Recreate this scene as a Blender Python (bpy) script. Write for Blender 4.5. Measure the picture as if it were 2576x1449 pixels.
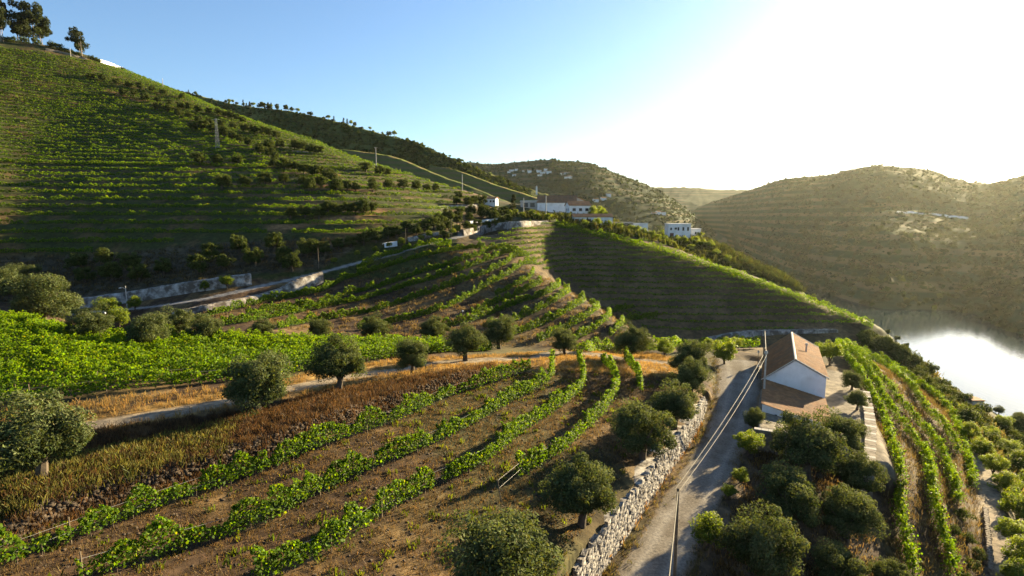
import bpy, math, random
import numpy as np
from mathutils import Vector, Matrix
for o in list(bpy.data.objects): bpy.data.objects.remove(o)
SC = bpy.context.scene
rng = np.random.default_rng(7); random.seed(7)
R = math.radians
# ------------------------------------------------------------------ camera, sky, sun, exposure
PITCH = R(7.3); F = 1405.0; W0, H0 = 2576.0, 1449.0          # photograph measured on a 2576 px wide view
cd = bpy.data.cameras.new('Camera'); cam = bpy.data.objects.new('Camera', cd); SC.collection.objects.link(cam)
cd.sensor_width = 36; cd.lens = 36*F/W0; cd.clip_start = .5; cd.clip_end = 20000
cam.rotation_euler = (math.pi/2-PITCH, 0, 0); SC.camera = cam
SUN_AZ, SUN_EL = R(48), R(14)                               # azimuth clockwise from the view direction (+Y)
wd = bpy.data.worlds.new('World'); SC.world = wd; wd.use_nodes = True
nt = wd.node_tree; bg = nt.nodes['Background']
sky = nt.nodes.new('ShaderNodeTexSky'); sky.sky_type = 'NISHITA'; sky.sun_disc = False
sky.sun_elevation = SUN_EL; sky.sun_rotation = SUN_AZ; sky.altitude = 100
sky.air_density = 1.0; sky.dust_density = .65; sky.ozone_density = 3.4
nt.links.new(sky.outputs[0], bg.inputs[0]); bg.inputs[1].default_value = 0.05
sl = bpy.data.lights.new('Sun', 'SUN'); sl.energy = 5.0; sl.angle = R(.6); sl.color = (1, .80, .48)
sun = bpy.data.objects.new('Sun', sl); SC.collection.objects.link(sun)
sd = Vector((math.sin(SUN_AZ)*math.cos(SUN_EL), math.cos(SUN_AZ)*math.cos(SUN_EL), math.sin(SUN_EL)))
sun.rotation_euler = sd.to_track_quat('Z', 'Y').to_euler()
vs = SC.view_settings; vs.view_transform = 'Standard'; vs.look = 'None'; vs.gamma = 1; vs.exposure = 2.35; vs.use_curve_mapping = False
cy = SC.cycles; cy.use_denoising = True; cy.max_bounces = 6; cy.diffuse_bounces = 3; cy.glossy_bounces = 2
cy.transmission_bounces = 3; cy.transparent_max_bounces = 4; cy.volume_bounces = 0; cy.caustics_reflective = False; cy.caustics_refractive = False
try: cy.denoiser = 'OPENIMAGEDENOISE'
except Exception: pass

# ------------------------------------------------------------------ helpers
CT, ST = math.cos(PITCH), math.sin(PITCH)
def ray(px, py):
    xc = (np.asarray(px, float)-W0/2)/F; yc = (H0/2-np.asarray(py, float))/F
    d = CT+yc*ST
    return xc/d, (yc*CT-ST)/d                                   # X and Z for each metre of Y
def PY(px, py, Y):
    a, b = ray(px, py); return np.array([a*Y, Y, b*Y])
def PZ(px, py, z):
    a, b = ray(px, py); Y = z/b; return np.array([a*Y, Y, z])
def toPx(P):
    x, y, z = P[..., 0], P[..., 1], P[..., 2]
    fw = y*CT-z*ST; up = y*ST+z*CT
    return W0/2+F*x/fw, H0/2-F*up/fw
def _h(ix, iy, s):
    n = (ix.astype(np.int64)*374761393+iy.astype(np.int64)*668265263+s*1274126177) & 0x7fffffff
    n = ((n ^ (n >> 13))*1274126177) & 0x7fffffff
    return ((n ^ (n >> 16)) & 0xffff)/65535.0
def noise(x, y, s=0):
    x = np.asarray(x, float); y = np.asarray(y, float)
    ix, iy = np.floor(x), np.floor(y); u, v = x-ix, y-iy
    u = u*u*(3-2*u); v = v*v*(3-2*v)
    return (_h(ix, iy, s)*(1-u)+_h(ix+1, iy, s)*u)*(1-v)+(_h(ix, iy+1, s)*(1-u)+_h(ix+1, iy+1, s)*u)*v
def fbm(x, y, s=0, o=4):
    r = 0; a = .5
    for i in range(o): r = r+a*(noise(x, y, s+i)-.5); x = x*2.03; y = y*2.03; a *= .5
    return r
def sstep(a, b, x):
    t = np.clip((x-a)/(b-a), 0, 1); return t*t*(3-2*t)
def inpoly(px, py, poly):
    r = np.zeros(px.shape, bool); n = len(poly)
    for i in range(n):
        x1, y1 = poly[i]; x2, y2 = poly[(i+1) % n]
        if y1 == y2: continue
        c = ((y1 > py) != (y2 > py)) & (px < (x2-x1)*(py-y1)/(y2-y1)+x1); r ^= c
    return r
def resample(P, ds):
    P = np.asarray(P, float); d = np.r_[0, np.cumsum(np.linalg.norm(np.diff(P, axis=0), axis=1))]
    n = max(2, int(d[-1]/ds)+1); t = np.linspace(0, d[-1], n)
    return np.stack([np.interp(t, d, P[:, k]) for k in range(P.shape[1])], 1)
def smooth_poly(pts, n=60):
    P = np.asarray(pts, float)
    if len(P) < 3: return resample(P, np.linalg.norm(P[-1]-P[0])/n)
    out = []; Q = np.vstack([2*P[0]-P[1], P, 2*P[-1]-P[-2]])
    for i in range(len(P)-1):
        p0, p1, p2, p3 = Q[i:i+4]
        for t in np.linspace(0, 1, max(3, n//(len(P)-1)), endpoint=False):
            out.append(.5*(2*p1+(p2-p0)*t+(2*p0-5*p1+4*p2-p3)*t*t+(3*p1-p0-3*p2+p3)*t**3))
    out.append(P[-1]); return np.array(out)
COL = SC.collection
def tag(o, label=None, cat=None, group=None, kind=None):
    for k, v in (('label', label), ('category', cat), ('group', group), ('kind', kind)):
        if v: o[k] = v
    return o
def link(name, me, mat=None, parent=None, loc=None):
    o = bpy.data.objects.new(name, me); COL.objects.link(o)
    if mat is not None and me is not None and not me.materials: me.materials.append(mat)
    if parent is not None: o.parent = parent
    if loc is not None: o.location = loc
    return o
def empty(name, loc=(0, 0, 0), rz=0):
    o = bpy.data.objects.new(name, None); COL.objects.link(o); o.location = loc; o.rotation_euler = (0, 0, rz); o.empty_display_size = .3
    return o
def mesh_np(name, V, faces, col=None, smooth=False):
    """V (n,3), faces (m,k) int array; col (n,3) optional point colour 'Col'"""
    V = np.ascontiguousarray(V, np.float32); faces = np.ascontiguousarray(faces, np.int32)
    me = bpy.data.meshes.new(name); m, k = faces.shape
    me.vertices.add(len(V)); me.vertices.foreach_set('co', V.ravel())
    me.loops.add(m*k); me.loops.foreach_set('vertex_index', faces.ravel())
    me.polygons.add(m); me.polygons.foreach_set('loop_start', np.arange(0, m*k, k, dtype=np.int32))
    me.polygons.foreach_set('loop_total', np.full(m, k, np.int32))
    if smooth: me.polygons.foreach_set('use_smooth', np.ones(m, bool))
    me.update(calc_edges=True)
    if col is not None:
        a = me.color_attributes.new('Col', 'FLOAT_COLOR', 'POINT')
        a.data.foreach_set('color', np.c_[np.asarray(col, np.float32), np.ones(len(V), np.float32)].ravel())
    return me
class MB:
    def __init__(s): s.v = []; s.f = []
    def add(s, V, Fs):
        b = len(s.v); s.v += [tuple(map(float, p)) for p in V]; s.f += [tuple(i+b for i in q) for q in Fs]
    def box(s, c, sz, M=None):
        x, y, z = [a/2 for a in sz]
        V = [Vector((i*x, j*y, k*z)) for i in (-1, 1) for j in (-1, 1) for k in (-1, 1)]
        if M is not None: V = [M @ p for p in V]
        V = [p+Vector(c) for p in V]
        s.add(V, [(0, 1, 3, 2), (4, 6, 7, 5), (0, 4, 5, 1), (2, 3, 7, 6), (0, 2, 6, 4), (1, 5, 7, 3)])
    def tube(s, pts, rad, n=6, cap=True):
        pts = [Vector(p) for p in pts]; m = len(pts)
        if not hasattr(rad, '__len__'): rad = [rad]*m
        V = []
        for i, p in enumerate(pts):
            t = (pts[min(i+1, m-1)]-pts[max(i-1, 0)]).normalized()
            a = t.cross(Vector((0, 0, 1)) if abs(t.z) < .9 else Vector((1, 0, 0))).normalized(); b = t.cross(a)
            V += [p+(a*math.cos(2*math.pi*k/n)+b*math.sin(2*math.pi*k/n))*rad[i] for k in range(n)]
        Fs = [(i*n+k, i*n+(k+1) % n, (i+1)*n+(k+1) % n, (i+1)*n+k) for i in range(m-1) for k in range(n)]
        if cap: Fs += [tuple(range(n))[::-1], tuple(range((m-1)*n, m*n))]
        s.add(V, Fs)
    def prism(s, poly, axis):                                    # polygon (list of Vector) extruded by the vector axis
        n = len(poly); V = list(poly)+[p+axis for p in poly]
        s.add(V, [tuple(range(n)), tuple(range(n, 2*n))[::-1]]+[(i, (i+1) % n, n+(i+1) % n, n+i)[::-1] for i in range(n)])
    def mesh(s, name):
        me = bpy.data.meshes.new(name); me.from_pydata(s.v, [], s.f); me.update(); return me
    def build(s, name, mat, parent=None, smooth=False):
        me = s.mesh(name)
        if smooth:
            me.polygons.foreach_set('use_smooth', np.ones(len(me.polygons), bool))
        return link(name, me, mat, parent)

# ------------------------------------------------------------------ materials
def newmat(name):
    m = bpy.data.materials.new(name); m.use_nodes = True; m.node_tree.nodes.clear(); return m, m.node_tree
def N(t, typ, **kw):
    n = t.nodes.new(typ)
    for k, v in kw.items():
        if k in n.inputs: n.inputs[k].default_value = v
        else: setattr(n, k, v)
    return n
def noisy(name, c1, c2, scale, rough=.9, bump=.0, c3=None, sc3=None, detail=6, attr=False, spec=.2, dist=.1, lo=.35, hi=.65):
    m, t = newmat(name); L = t.links.new
    out = N(t, 'ShaderNodeOutputMaterial'); b = N(t, 'ShaderNodeBsdfPrincipled', Roughness=rough); b.inputs['Specular IOR Level'].default_value = spec
    tc = N(t, 'ShaderNodeTexCoord'); nz = N(t, 'ShaderNodeTexNoise', Scale=scale, Detail=detail, Roughness=.65); L(tc.outputs['Object'], nz.inputs['Vector'])
    rp = N(t, 'ShaderNodeValToRGB'); rp.color_ramp.elements[0].position = lo; rp.color_ramp.elements[1].position = hi
    rp.color_ramp.elements[0].color = (*c1, 1); rp.color_ramp.elements[1].color = (*c2, 1); L(nz.outputs[0], rp.inputs[0]); col = rp.outputs[0]
    if c3 is not None:
        n2 = N(t, 'ShaderNodeTexNoise', Scale=sc3, Detail=4); L(tc.outputs['Object'], n2.inputs['Vector'])
        r2 = N(t, 'ShaderNodeValToRGB'); r2.color_ramp.elements[0].position = .5; r2.color_ramp.elements[1].position = .62; L(n2.outputs[0], r2.inputs[0])
        mx = N(t, 'ShaderNodeMix', data_type='RGBA'); L(r2.outputs[0], mx.inputs[0]); L(col, mx.inputs[6]); mx.inputs[7].default_value = (*c3, 1); col = mx.outputs[2]
    if attr:                                                     # colour attribute of the mesh, varied by the noise
        at = N(t, 'ShaderNodeAttribute', attribute_name='Col'); mx = N(t, 'ShaderNodeMix', data_type='RGBA', blend_type='MULTIPLY'); mx.inputs[0].default_value = 1
        L(at.outputs[0], mx.inputs[6]); L(col, mx.inputs[7]); col = mx.outputs[2]
    L(col, b.inputs['Base Color'])
    if bump:
        bp = N(t, 'ShaderNodeBump', Strength=bump, Distance=dist); L(nz.outputs[0], bp.inputs['Height']); L(bp.outputs[0], b.inputs['Normal'])
    L(b.outputs[0], out.inputs[0]); return m
def leafmat(name, tr=.45, trc=(1.5, 1.45, .5), rough=.6, spec=.12):
    m, t = newmat(name); L = t.links.new
    out = N(t, 'ShaderNodeOutputMaterial'); b = N(t, 'ShaderNodeBsdfPrincipled', Roughness=rough); b.inputs['Specular IOR Level'].default_value = spec
    at = N(t, 'ShaderNodeAttribute', attribute_name='Col'); L(at.outputs[0], b.inputs['Base Color'])
    mu = N(t, 'ShaderNodeMix', data_type='RGBA', blend_type='MULTIPLY'); mu.inputs[0].default_value = 1; L(at.outputs[0], mu.inputs[6]); mu.inputs[7].default_value = (*trc, 1)
    tl = N(t, 'ShaderNodeBsdfTranslucent'); L(mu.outputs[2], tl.inputs[0])
    ms = N(t, 'ShaderNodeMixShader'); ms.inputs[0].default_value = tr; L(b.outputs[0], ms.inputs[1]); L(tl.outputs[0], ms.inputs[2]); L(ms.outputs[0], out.inputs[0])
    return m
M = {}
M['ground'] = noisy('ground', (.55, .55, .55), (1.45, 1.4, 1.3), .9, .95, .55, attr=True, spec=.1, detail=9, dist=.25)
M['gravel'] = noisy('gravel', (.17, .155, .14), (.36, .33, .28), 5.0, .95, .6, c3=(.27, .235, .185), sc3=.3, spec=.05, detail=12, dist=.06, lo=.3, hi=.7)
M['lane'] = noisy('lane_gravel', (.55, .55, .56), (1.35, 1.32, 1.25), 5.0, .95, .6, attr=True, spec=.05, detail=12, dist=.06, lo=.3, hi=.7)
M['vine'] = leafmat('vine_leaf', .5, (2.1, 1.85, .28))
M['olive'] = leafmat('olive_leaf', .28, (1.5, 1.4, .4), .8, .03)
M['grass'] = leafmat('dry_grass', .45, (1.25, 1.1, .7))
M['bark'] = noisy('bark', (.045, .035, .025), (.12, .095, .07), 6, .95, .6)
M['palebark'] = noisy('pale_bark', (.16, .13, .10), (.34, .29, .23), 3, .9, .3)
M['wood'] = noisy('pole_wood', (.10, .075, .05), (.19, .15, .10), 5, .85, .3)
M['concrete'] = noisy('concrete', (.30, .28, .25), (.42, .40, .36), 3, .9, .2)
M['plaster'] = noisy('plaster', (.66, .66, .66), (.80, .80, .79), .7, .85, .1, c3=(.6, .59, .57), sc3=.35)
M['stucco'] = noisy('old_whitewash', (.10, .085, .07), (.46, .44, .41), .8, .95, .5, c3=(.10, .085, .07), sc3=.45, detail=10, lo=.38, hi=.66)
M['stone'] = noisy('stone', (.11, .09, .07), (.27, .23, .18), 1.6, .95, .5, detail=8)
M['whitestone'] = noisy('whitewashed_stone', (.07, .058, .046), (.41, .385, .345), 1.2, .95, .8, detail=10, lo=.38, hi=.64)
M['tile'] = noisy('roof_tile', (.165, .076, .033), (.31, .158, .070), 1.6, .9, .3, c3=(.19, .105, .055), sc3=.5, detail=9)
M['bankstone'] = noisy('bank_stone', (.032, .025, .019), (.09, .068, .048), 1.6, .95, .5, detail=8)
M['mortar'] = noisy('ridge_mortar', (.55, .48, .38), (.74, .68, .56), 3, .9, .3)
M['dark'] = noisy('dark_glass', (.012, .014, .018), (.03, .032, .04), 2, .25, 0, spec=.5)
M['metal'] = noisy('grey_metal', (.22, .22, .22), (.34, .34, .33), 3, .5, 0)
M['cable'] = noisy('cable', (.09, .08, .06), (.15, .13, .09), 3, .6, 0)
M['lamp'] = noisy('lamp_glass', (.6, .6, .58), (.75, .75, .72), 3, .4, 0)
M['door'] = noisy('door_paint', (.10, .04, .03), (.16, .07, .05), 2, .7, 0)

# ------------------------------------------------------------------ terrain: control points -> smooth surface on a polar grid
C = []
def cz(*a):
    for px, py, z in a: C.append(PZ(px, py, z))
def cY(*a):
    for px, py, Y in a: C.append(PY(px, py, Y))
cz((0, 1449, -18.5), (600, 1449, -19.6), (1200, 1449, -20.8), (1430, 1430, -21.8), (0, 1300, -18.4), (600, 1250, -19.6), (1000, 1250, -20.4),
   (1400, 1200, -21.6), (-200, 1250, -18), (0, 1180, -18), (400, 1150, -18.3), (230, 1070, -17), (560, 1010, -17.6), (800, 970, -18.5), (1000, 940, -19.4), (1250, 905, -20.5),
   (1400, 900, -21.2), (1550, 905, -22), (1700, 1000, -22.3), (1200, 1050, -20.6), (900, 1080, -19.6), (1500, 1050, -21.8), (0, 1010, -16.6), (400, 985, -16.9), (-200, 1000, -16.3), (700, 940, -18.1), (0, 800, -16.5), (-200, 790, -16),
   (200, 832, -17.6), (400, 856, -18.8), (780, 868, -20.2), (400, 920, -17.7), (1600, 1250, -23.2), (1750, 930, -23.4))
cz((1630, 1449, -25.4), (1700, 1280, -25.3), (1820, 1100, -25), (1850, 930, -24.3), (1850, 900, -24), (1900, 1449, -27), (1850, 1300, -26.2), (2100, 1300, -26.9),
   (2150, 1449, -29), (1960, 1100, -25.4), (2110, 1000, -25), (2180, 1100, -25.5), (2030, 1000, -25), (2130, 1180, -26), (2130, 885, -25.5), (2250, 1100, -29), (2300, 1400, -30.8), (2350, 1100, -32.5), (2450, 1200, -35.5),
   (2450, 1120, -37), (2500, 1250, -36), (2510, 1449, -34.5), (2700, 1449, -38), (2600, 1300, -39.5), (1700, 880, -25))
cY((235, 860, 108), (430, 800, 118), (900, 842, 112), (1300, 872, 106), (1420, 885, 101), (1560, 875, 112), (100, 800, 110), (-200, 780, 112),
   (200, 790, 125), (430, 775, 128), (650, 735, 139), (820, 700, 149), (1000, 645, 163), (1150, 602, 175), (1300, 562, 196), (1385, 556, 215),
   (1240, 625, 172), (1290, 655, 165), (1350, 690, 156), (1400, 720, 148), (1480, 770, 134), (1565, 840, 118), (700, 790, 122), (1000, 720, 146), (1000, 780, 129), (1250, 760, 136), (1250, 820, 118), (1450, 835, 116),
   (1700, 612, 290), (1850, 655, 275), (2000, 722, 255), (1300, 548, 240), (1450, 548, 252), (1550, 566, 265), (1780, 606, 315), (1900, 665, 290), (1600, 600, 262))
for px, py in ((1250, 600), (1400, 650), (1600, 700), (1800, 740), (2000, 790), (1600, 845), (1800, 855), (1950, 842), (2090, 835), (1450, 740), (1500, 650), (1700, 690), (1900, 760), (1700, 780), (1800, 800),
               (1390, 562), (1500, 588), (1600, 610), (1700, 638), (1850, 688), (2000, 743), (2130, 793), (2200, 818)):      # the round hill: one even slope facing the camera
    C.append(PY(px, py, 103.5/(.47-ray(px, py)[1])))
cY((1210, 492, 292), (1100, 462, 312), (1000, 432, 332), (800, 360, 370), (600, 292, 400), (450, 232, 420), (300, 172, 424), (200, 132, 424), (0, 97, 400), (-250, 60, 355), (-500, 30, 310),
   (0, 650, 158), (0, 400, 238), (0, 250, 312), (-250, 650, 138), (-250, 400, 205), (300, 600, 172), (300, 400, 255), (300, 260, 350), (600, 600, 172), (600, 500, 205), (600, 400, 270), (900, 550, 188), (900, 480, 228), (900, 420, 292), (1100, 540, 215), (1100, 500, 255),
   (200, 705, 150), (700, 640, 160), (1000, 592, 180), (1100, 572, 190), (450, 690, 148), (0, 720, 148))
cY((2200, 852, 150), (2300, 900, 150), (2380, 978, 140), (2470, 1022, 135), (2560, 1080, 130), (2750, 1180, 120))
for px, Y, z in ((2300, 240, -86), (2400, 215, -86), (2560, 190, -86), (2750, 170, -84), (2200, 280, -82), (2100, 330, -84), (2000, 380, -84), (1850, 430, -84), (1780, 470, -84),
                 (2900, 120, -50), (1650, 440, -60), (2000, 225, -45), (2100, 205, -52), (1850, 240, -33), (2200, 190, -55), (1500, 400, -25), (1300, 380, 0), (1500, 520, -60), (1200, 480, 20)):
    a, b = ray(px, 600); C.append(np.array([a*Y, Y, z]))
for px, Y, z in ((1210, 400, 3), (1000, 440, 15), (800, 480, 40), (600, 510, 65), (450, 530, 85), (200, 540, 100), (0, 530, 105), (-250, 480, 105)):
    a, b = ray(px, 400); C.append(np.array([a*Y, Y, z]))
C = np.array(C)
def tps(r2): return np.where(r2 > 0, r2*np.log(r2+1e-12), 0)
def rbf_fit(P, z, lam):
    n = len(P); A = np.zeros((n+3, n+3)); d = ((P[:, None]-P[None])**2).sum(2)
    A[:n, :n] = tps(d)+lam*np.eye(n); A[:n, n] = 1; A[:n, n+1:] = P; A[n, :n] = 1; A[n+1:, :n] = P.T
    return np.linalg.solve(A, np.r_[z, 0, 0, 0])
# warped plane (azimuth, log distance) keeps near and far detail equally stiff
def warp(X, Y):
    r = np.hypot(X, Y); return np.stack([np.arctan2(X, Y)*1.6, np.log(r)*1.0], -1)
wC = warp(C[:, 0], C[:, 1])
rC = np.hypot(C[:, 0], C[:, 1])
coef = rbf_fit(wC, C[:, 2]/rC, 2e-5)
AZ = np.linspace(R(-51), R(51), 571); LR = np.linspace(math.log(13), math.log(700), 761)
def eval_rbf(X, Y):
    q = warp(X, Y).reshape(-1, 2); out = np.empty(len(q)); n = len(wC)
    for i in range(0, len(q), 20000):
        b = q[i:i+20000]; d = ((b[:, None]-wC[None])**2).sum(2)
        out[i:i+20000] = tps(d)@coef[:n]+coef[n]+b@coef[n+1:]
    return out.reshape(X.shape)*np.hypot(X, Y)
# coarse evaluation, then bilinear refinement of the smooth surface
AZc = np.linspace(AZ[0], AZ[-1], 191); LRc = np.linspace(LR[0], LR[-1], 248)
Ac, Lc = np.meshgrid(AZc, LRc, indexing='ij'); Zc = eval_rbf(np.exp(Lc)*np.sin(Ac), np.exp(Lc)*np.cos(Ac))
def grid_lookup(Zg, azs, lrs, X, Y):
    a = np.clip((np.arctan2(X, Y)-azs[0])/(azs[1]-azs[0]), 0, len(azs)-1.001); l = np.clip((np.log(np.maximum(np.hypot(X, Y), 1))-lrs[0])/(lrs[1]-lrs[0]), 0, len(lrs)-1.001)
    i, j = a.astype(int), l.astype(int); u, v = a-i, l-j
    return (Zg[i, j]*(1-u)+Zg[i+1, j]*u)*(1-v)+(Zg[i, j+1]*(1-u)+Zg[i+1, j+1]*u)*v
Ag, Lg = np.meshgrid(AZ, LR, indexing='ij'); GX, GY = np.exp(Lg)*np.sin(Ag), np.exp(Lg)*np.cos(Ag)
GZ = grid_lookup(Zc, AZc, LRc, GX, GY)
Rg = np.exp(Lg)
GZ = GZ+fbm(GX/14, GY/14, 3, 3)*np.clip(Rg/60, .4, 2.2)*.9
def Hh(X, Y): return grid_lookup(GZ, AZ, LR, np.asarray(X, float), np.asarray(Y, float))
def hit(px, py, ymin=14, ymax=520):
    """where the sight line through a photograph point meets the ground"""
    px = np.atleast_1d(np.asarray(px, float)); py = np.atleast_1d(np.asarray(py, float)); a, b = ray(px, py)
    Ys = np.exp(np.linspace(math.log(ymin), math.log(ymax), 900))
    X = a[:, None]*Ys; D = b[:, None]*Ys-Hh(X, np.broadcast_to(Ys, X.shape))
    neg = D < 0; first = np.where(neg.any(1), neg.argmax(1), -1)
    out = np.empty((len(px), 3))
    for k, i in enumerate(first):
        if i <= 0: Y = Ys[np.argmin(D[k])] if i < 0 else Ys[0]
        else: t = D[k, i-1]/(D[k, i-1]-D[k, i]); Y = Ys[i-1]+(Ys[i]-Ys[i-1])*t
        out[k] = (a[k]*Y, Y, 0)
    out[:, 2] = Hh(out[:, 0], out[:, 1]); return out
def on_ground(P, dz=0): P = np.array(P); P[:, 2] = Hh(P[:, 0], P[:, 1])+dz; return P
def seg_dist(X, Y, line):
    """distance to a polyline, signed side (+ = right of travel), and height along it"""
    best = np.full(X.shape, 1e9); side = np.zeros(X.shape); zz = np.zeros(X.shape); par = np.zeros(X.shape); L = 0
    for k in range(len(line)-1):
        a, b = line[k], line[k+1]; d = b[:2]-a[:2]; l2 = d@d
        if l2 < 1e-9: continue
        t = np.clip(((X-a[0])*d[0]+(Y-a[1])*d[1])/l2, 0, 1); ex = X-(a[0]+t*d[0]); ey = Y-(a[1]+t*d[1]); dd = np.hypot(ex, ey)
        m = dd < best; best = np.where(m, dd, best); side = np.where(m, np.sign(d[1]*ex-d[0]*ey), side)
        zz = np.where(m, a[2]+t*(b[2]-a[2]), zz); par = np.where(m, L+t*math.sqrt(l2), par); L += math.sqrt(l2)
    return best, side, zz, par

# ---- vine terraces: rows drawn on the smooth ground, then benches cut along them
S = lambda cx, cy, ox, oy: (ox+.3376*cx, oy+.3376*cy)
FG = [[(-60, 1462), (152, 1380), (371, 1295), (641, 1200), (807, 1130), (949, 1080), (1033, 1048), (1121, 1005), (1195, 980), (1334, 935)],
      [(200, 1470), (440, 1395), (608, 1345), (709, 1302), (817, 1240), (949, 1180), (1050, 1140), (1135, 1100), (1202, 1065), (1270, 1025), (1337, 990), (1384, 958), (1388, 915)],
      [(640, 1475), (760, 1425), (870, 1370), (971, 1295), (1072, 1240), (1190, 1185), (1258, 1140), (1308, 1098), (1359, 1061), (1410, 1030), (1460, 985), (1468, 945), (1454, 908)],
      [(1300, 1210), (1359, 1175), (1416, 1138), (1460, 1098), (1511, 1052), (1534, 1020), (1552, 980), (1542, 945), (1513, 912)],
      [(1612, 990), (1604, 952), (1572, 910)]]
BR = [[(898, 684), (939, 664), (1000, 640), (1047, 626), (1094, 620)],
      [(523, 797), (641, 768), (797, 738), (864, 707), (915, 691), (986, 670), (1067, 647), (1135, 633), (1185, 626)],
      [(620, 798), (700, 785), (797, 770), (888, 741), (966, 721), (1050, 691), (1135, 667), (1202, 645), (1233, 632)],
      [(557, 822), (675, 802), (831, 772), (932, 751), (1033, 721), (1135, 691), (1219, 660), (1262, 642)],
      [(700, 828), (797, 809), (915, 790), (1016, 762), (1118, 728), (1219, 691), (1270, 667), (1286, 652)],
      [(900, 832), (1000, 812), (1084, 789), (1151, 764), (1219, 726), (1280, 692), (1312, 668)],
      [(1246, 745), (1303, 718), (1333, 700), (1342, 686)],
      [(1185, 790), (1253, 764), (1310, 740), (1362, 714)],
      [(1100, 830), (1185, 810), (1253, 785), (1320, 761), (1371, 744), (1404, 724)],
      [(1230, 830), (1283, 812), (1337, 792), (1388, 765), (1430, 738)],
      [(1250, 858), (1303, 841), (1371, 816), (1421, 791), (1466, 762)],
      [(1351, 863), (1415, 835), (1465, 808), (1504, 778)],
      [(1440, 862), (1499, 828), (1535, 795)],
      [(1533, 849), (1557, 825), (1575, 808)]]
RT = [[(2107, 872), (2159, 950), (2195, 1010), (2226, 1075), (2240, 1135), (2253, 1190), (2260, 1250), (2264, 1315), (2277, 1382), (2297, 1470)],
      [(2125, 872), (2196, 963), (2226, 1020), (2260, 1068), (2294, 1108), (2331, 1170), (2341, 1230), (2348, 1284), (2365, 1350), (2382, 1400), (2395, 1470)],
      [(2145, 879), (2233, 980), (2260, 1017), (2307, 1068), (2341, 1112), (2365, 1150), (2385, 1193), (2402, 1247), (2409, 1281)],
      [(2172, 889), (2280, 970), (2314, 1018), (2334, 1045), (2368, 1078), (2392, 1115), (2412, 1150)],
      [(2213, 903), (2300, 963), (2378, 1030), (2415, 1088), (2432, 1142), (2439, 1183), (2446, 1217)]]
rowsFG = [hit(*smooth_poly(r, 60).T) for r in FG]
rowsB = [hit(*smooth_poly(r, 50).T, ymin=98) for r in BR]
rowsR = [hit(*smooth_poly(r, 60).T) for r in RT]
GZ0 = GZ.copy()
def stairs(step, z0, mask, k):
    global GZ
    t = (GZ-z0)/step; n = np.floor(t+.5); u = t-n; gq = .5*np.sign(u)*sstep(.12, .5, abs(u)); GZ = np.where(mask, GZ*(1-k)+k*(z0+step*(n+gq)), GZ)
_x, _y = toPx(np.stack([GX, GY, GZ], -1)); _d = (GY > 140) & (_x < 1215) & (_y < 655)
stairs(2.7, -16, _d & (GZ < 21.2), .85); stairs(2.35, 22.5, _d & (GZ >= 21.4), .8)
stairs(1.5, -42, (GY > 138) & (GY < 225) & (_x > 1190) & (_x < 2230) & (_y < 850), .85)
def around(row, n=9, step=1.0):
    p = row[-1, :2].copy(); d = row[-1, :2]-row[-4, :2]; d /= np.linalg.norm(d); out = []      # follow the contour on round the nose of the spur
    for k in range(n):
        e = 1.5; gx = float(Hh(np.array([p[0]+e]), np.array([p[1]]))[0]-Hh(np.array([p[0]-e]), np.array([p[1]]))[0]); gy = float(Hh(np.array([p[0]]), np.array([p[1]+e]))[0]-Hh(np.array([p[0]]), np.array([p[1]-e]))[0])
        t_ = np.array((gy, -gx)); t_ /= np.linalg.norm(t_)+1e-9; t_ = t_ if t_@d > 0 else -t_; d = .6*d+.4*t_; d /= np.linalg.norm(d); p = p+d*step; out.append((p[0], p[1], float(Hh(p[:1], p[1:2])[0])))
    return np.vstack([row, out])
rowsB = [around(r_, 5 if i < 2 else 10) if i not in (6, 7) else r_ for i, r_ in enumerate(rowsB)]
def bench(rows, width, dead):
    global GZ
    for row in rows:
        r = resample(row[:, :3], 2.5); r = np.array(r)
        m = (GX > r[:, 0].min()-5) & (GX < r[:, 0].max()+5) & (GY > r[:, 1].min()-5) & (GY < r[:, 1].max()+5)
        idx = np.where(m)
        if not len(idx[0]): continue
        d, s, z, p = seg_dist(GX[idx], GY[idx], r)
        w = 1-sstep(width*.55, width, d)
        GZ[idx] = GZ[idx]*(1-w*.9)+w*.9*z
bench(rowsB, 1.7, 0); bench(rowsFG, 1.5, 0)
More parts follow.
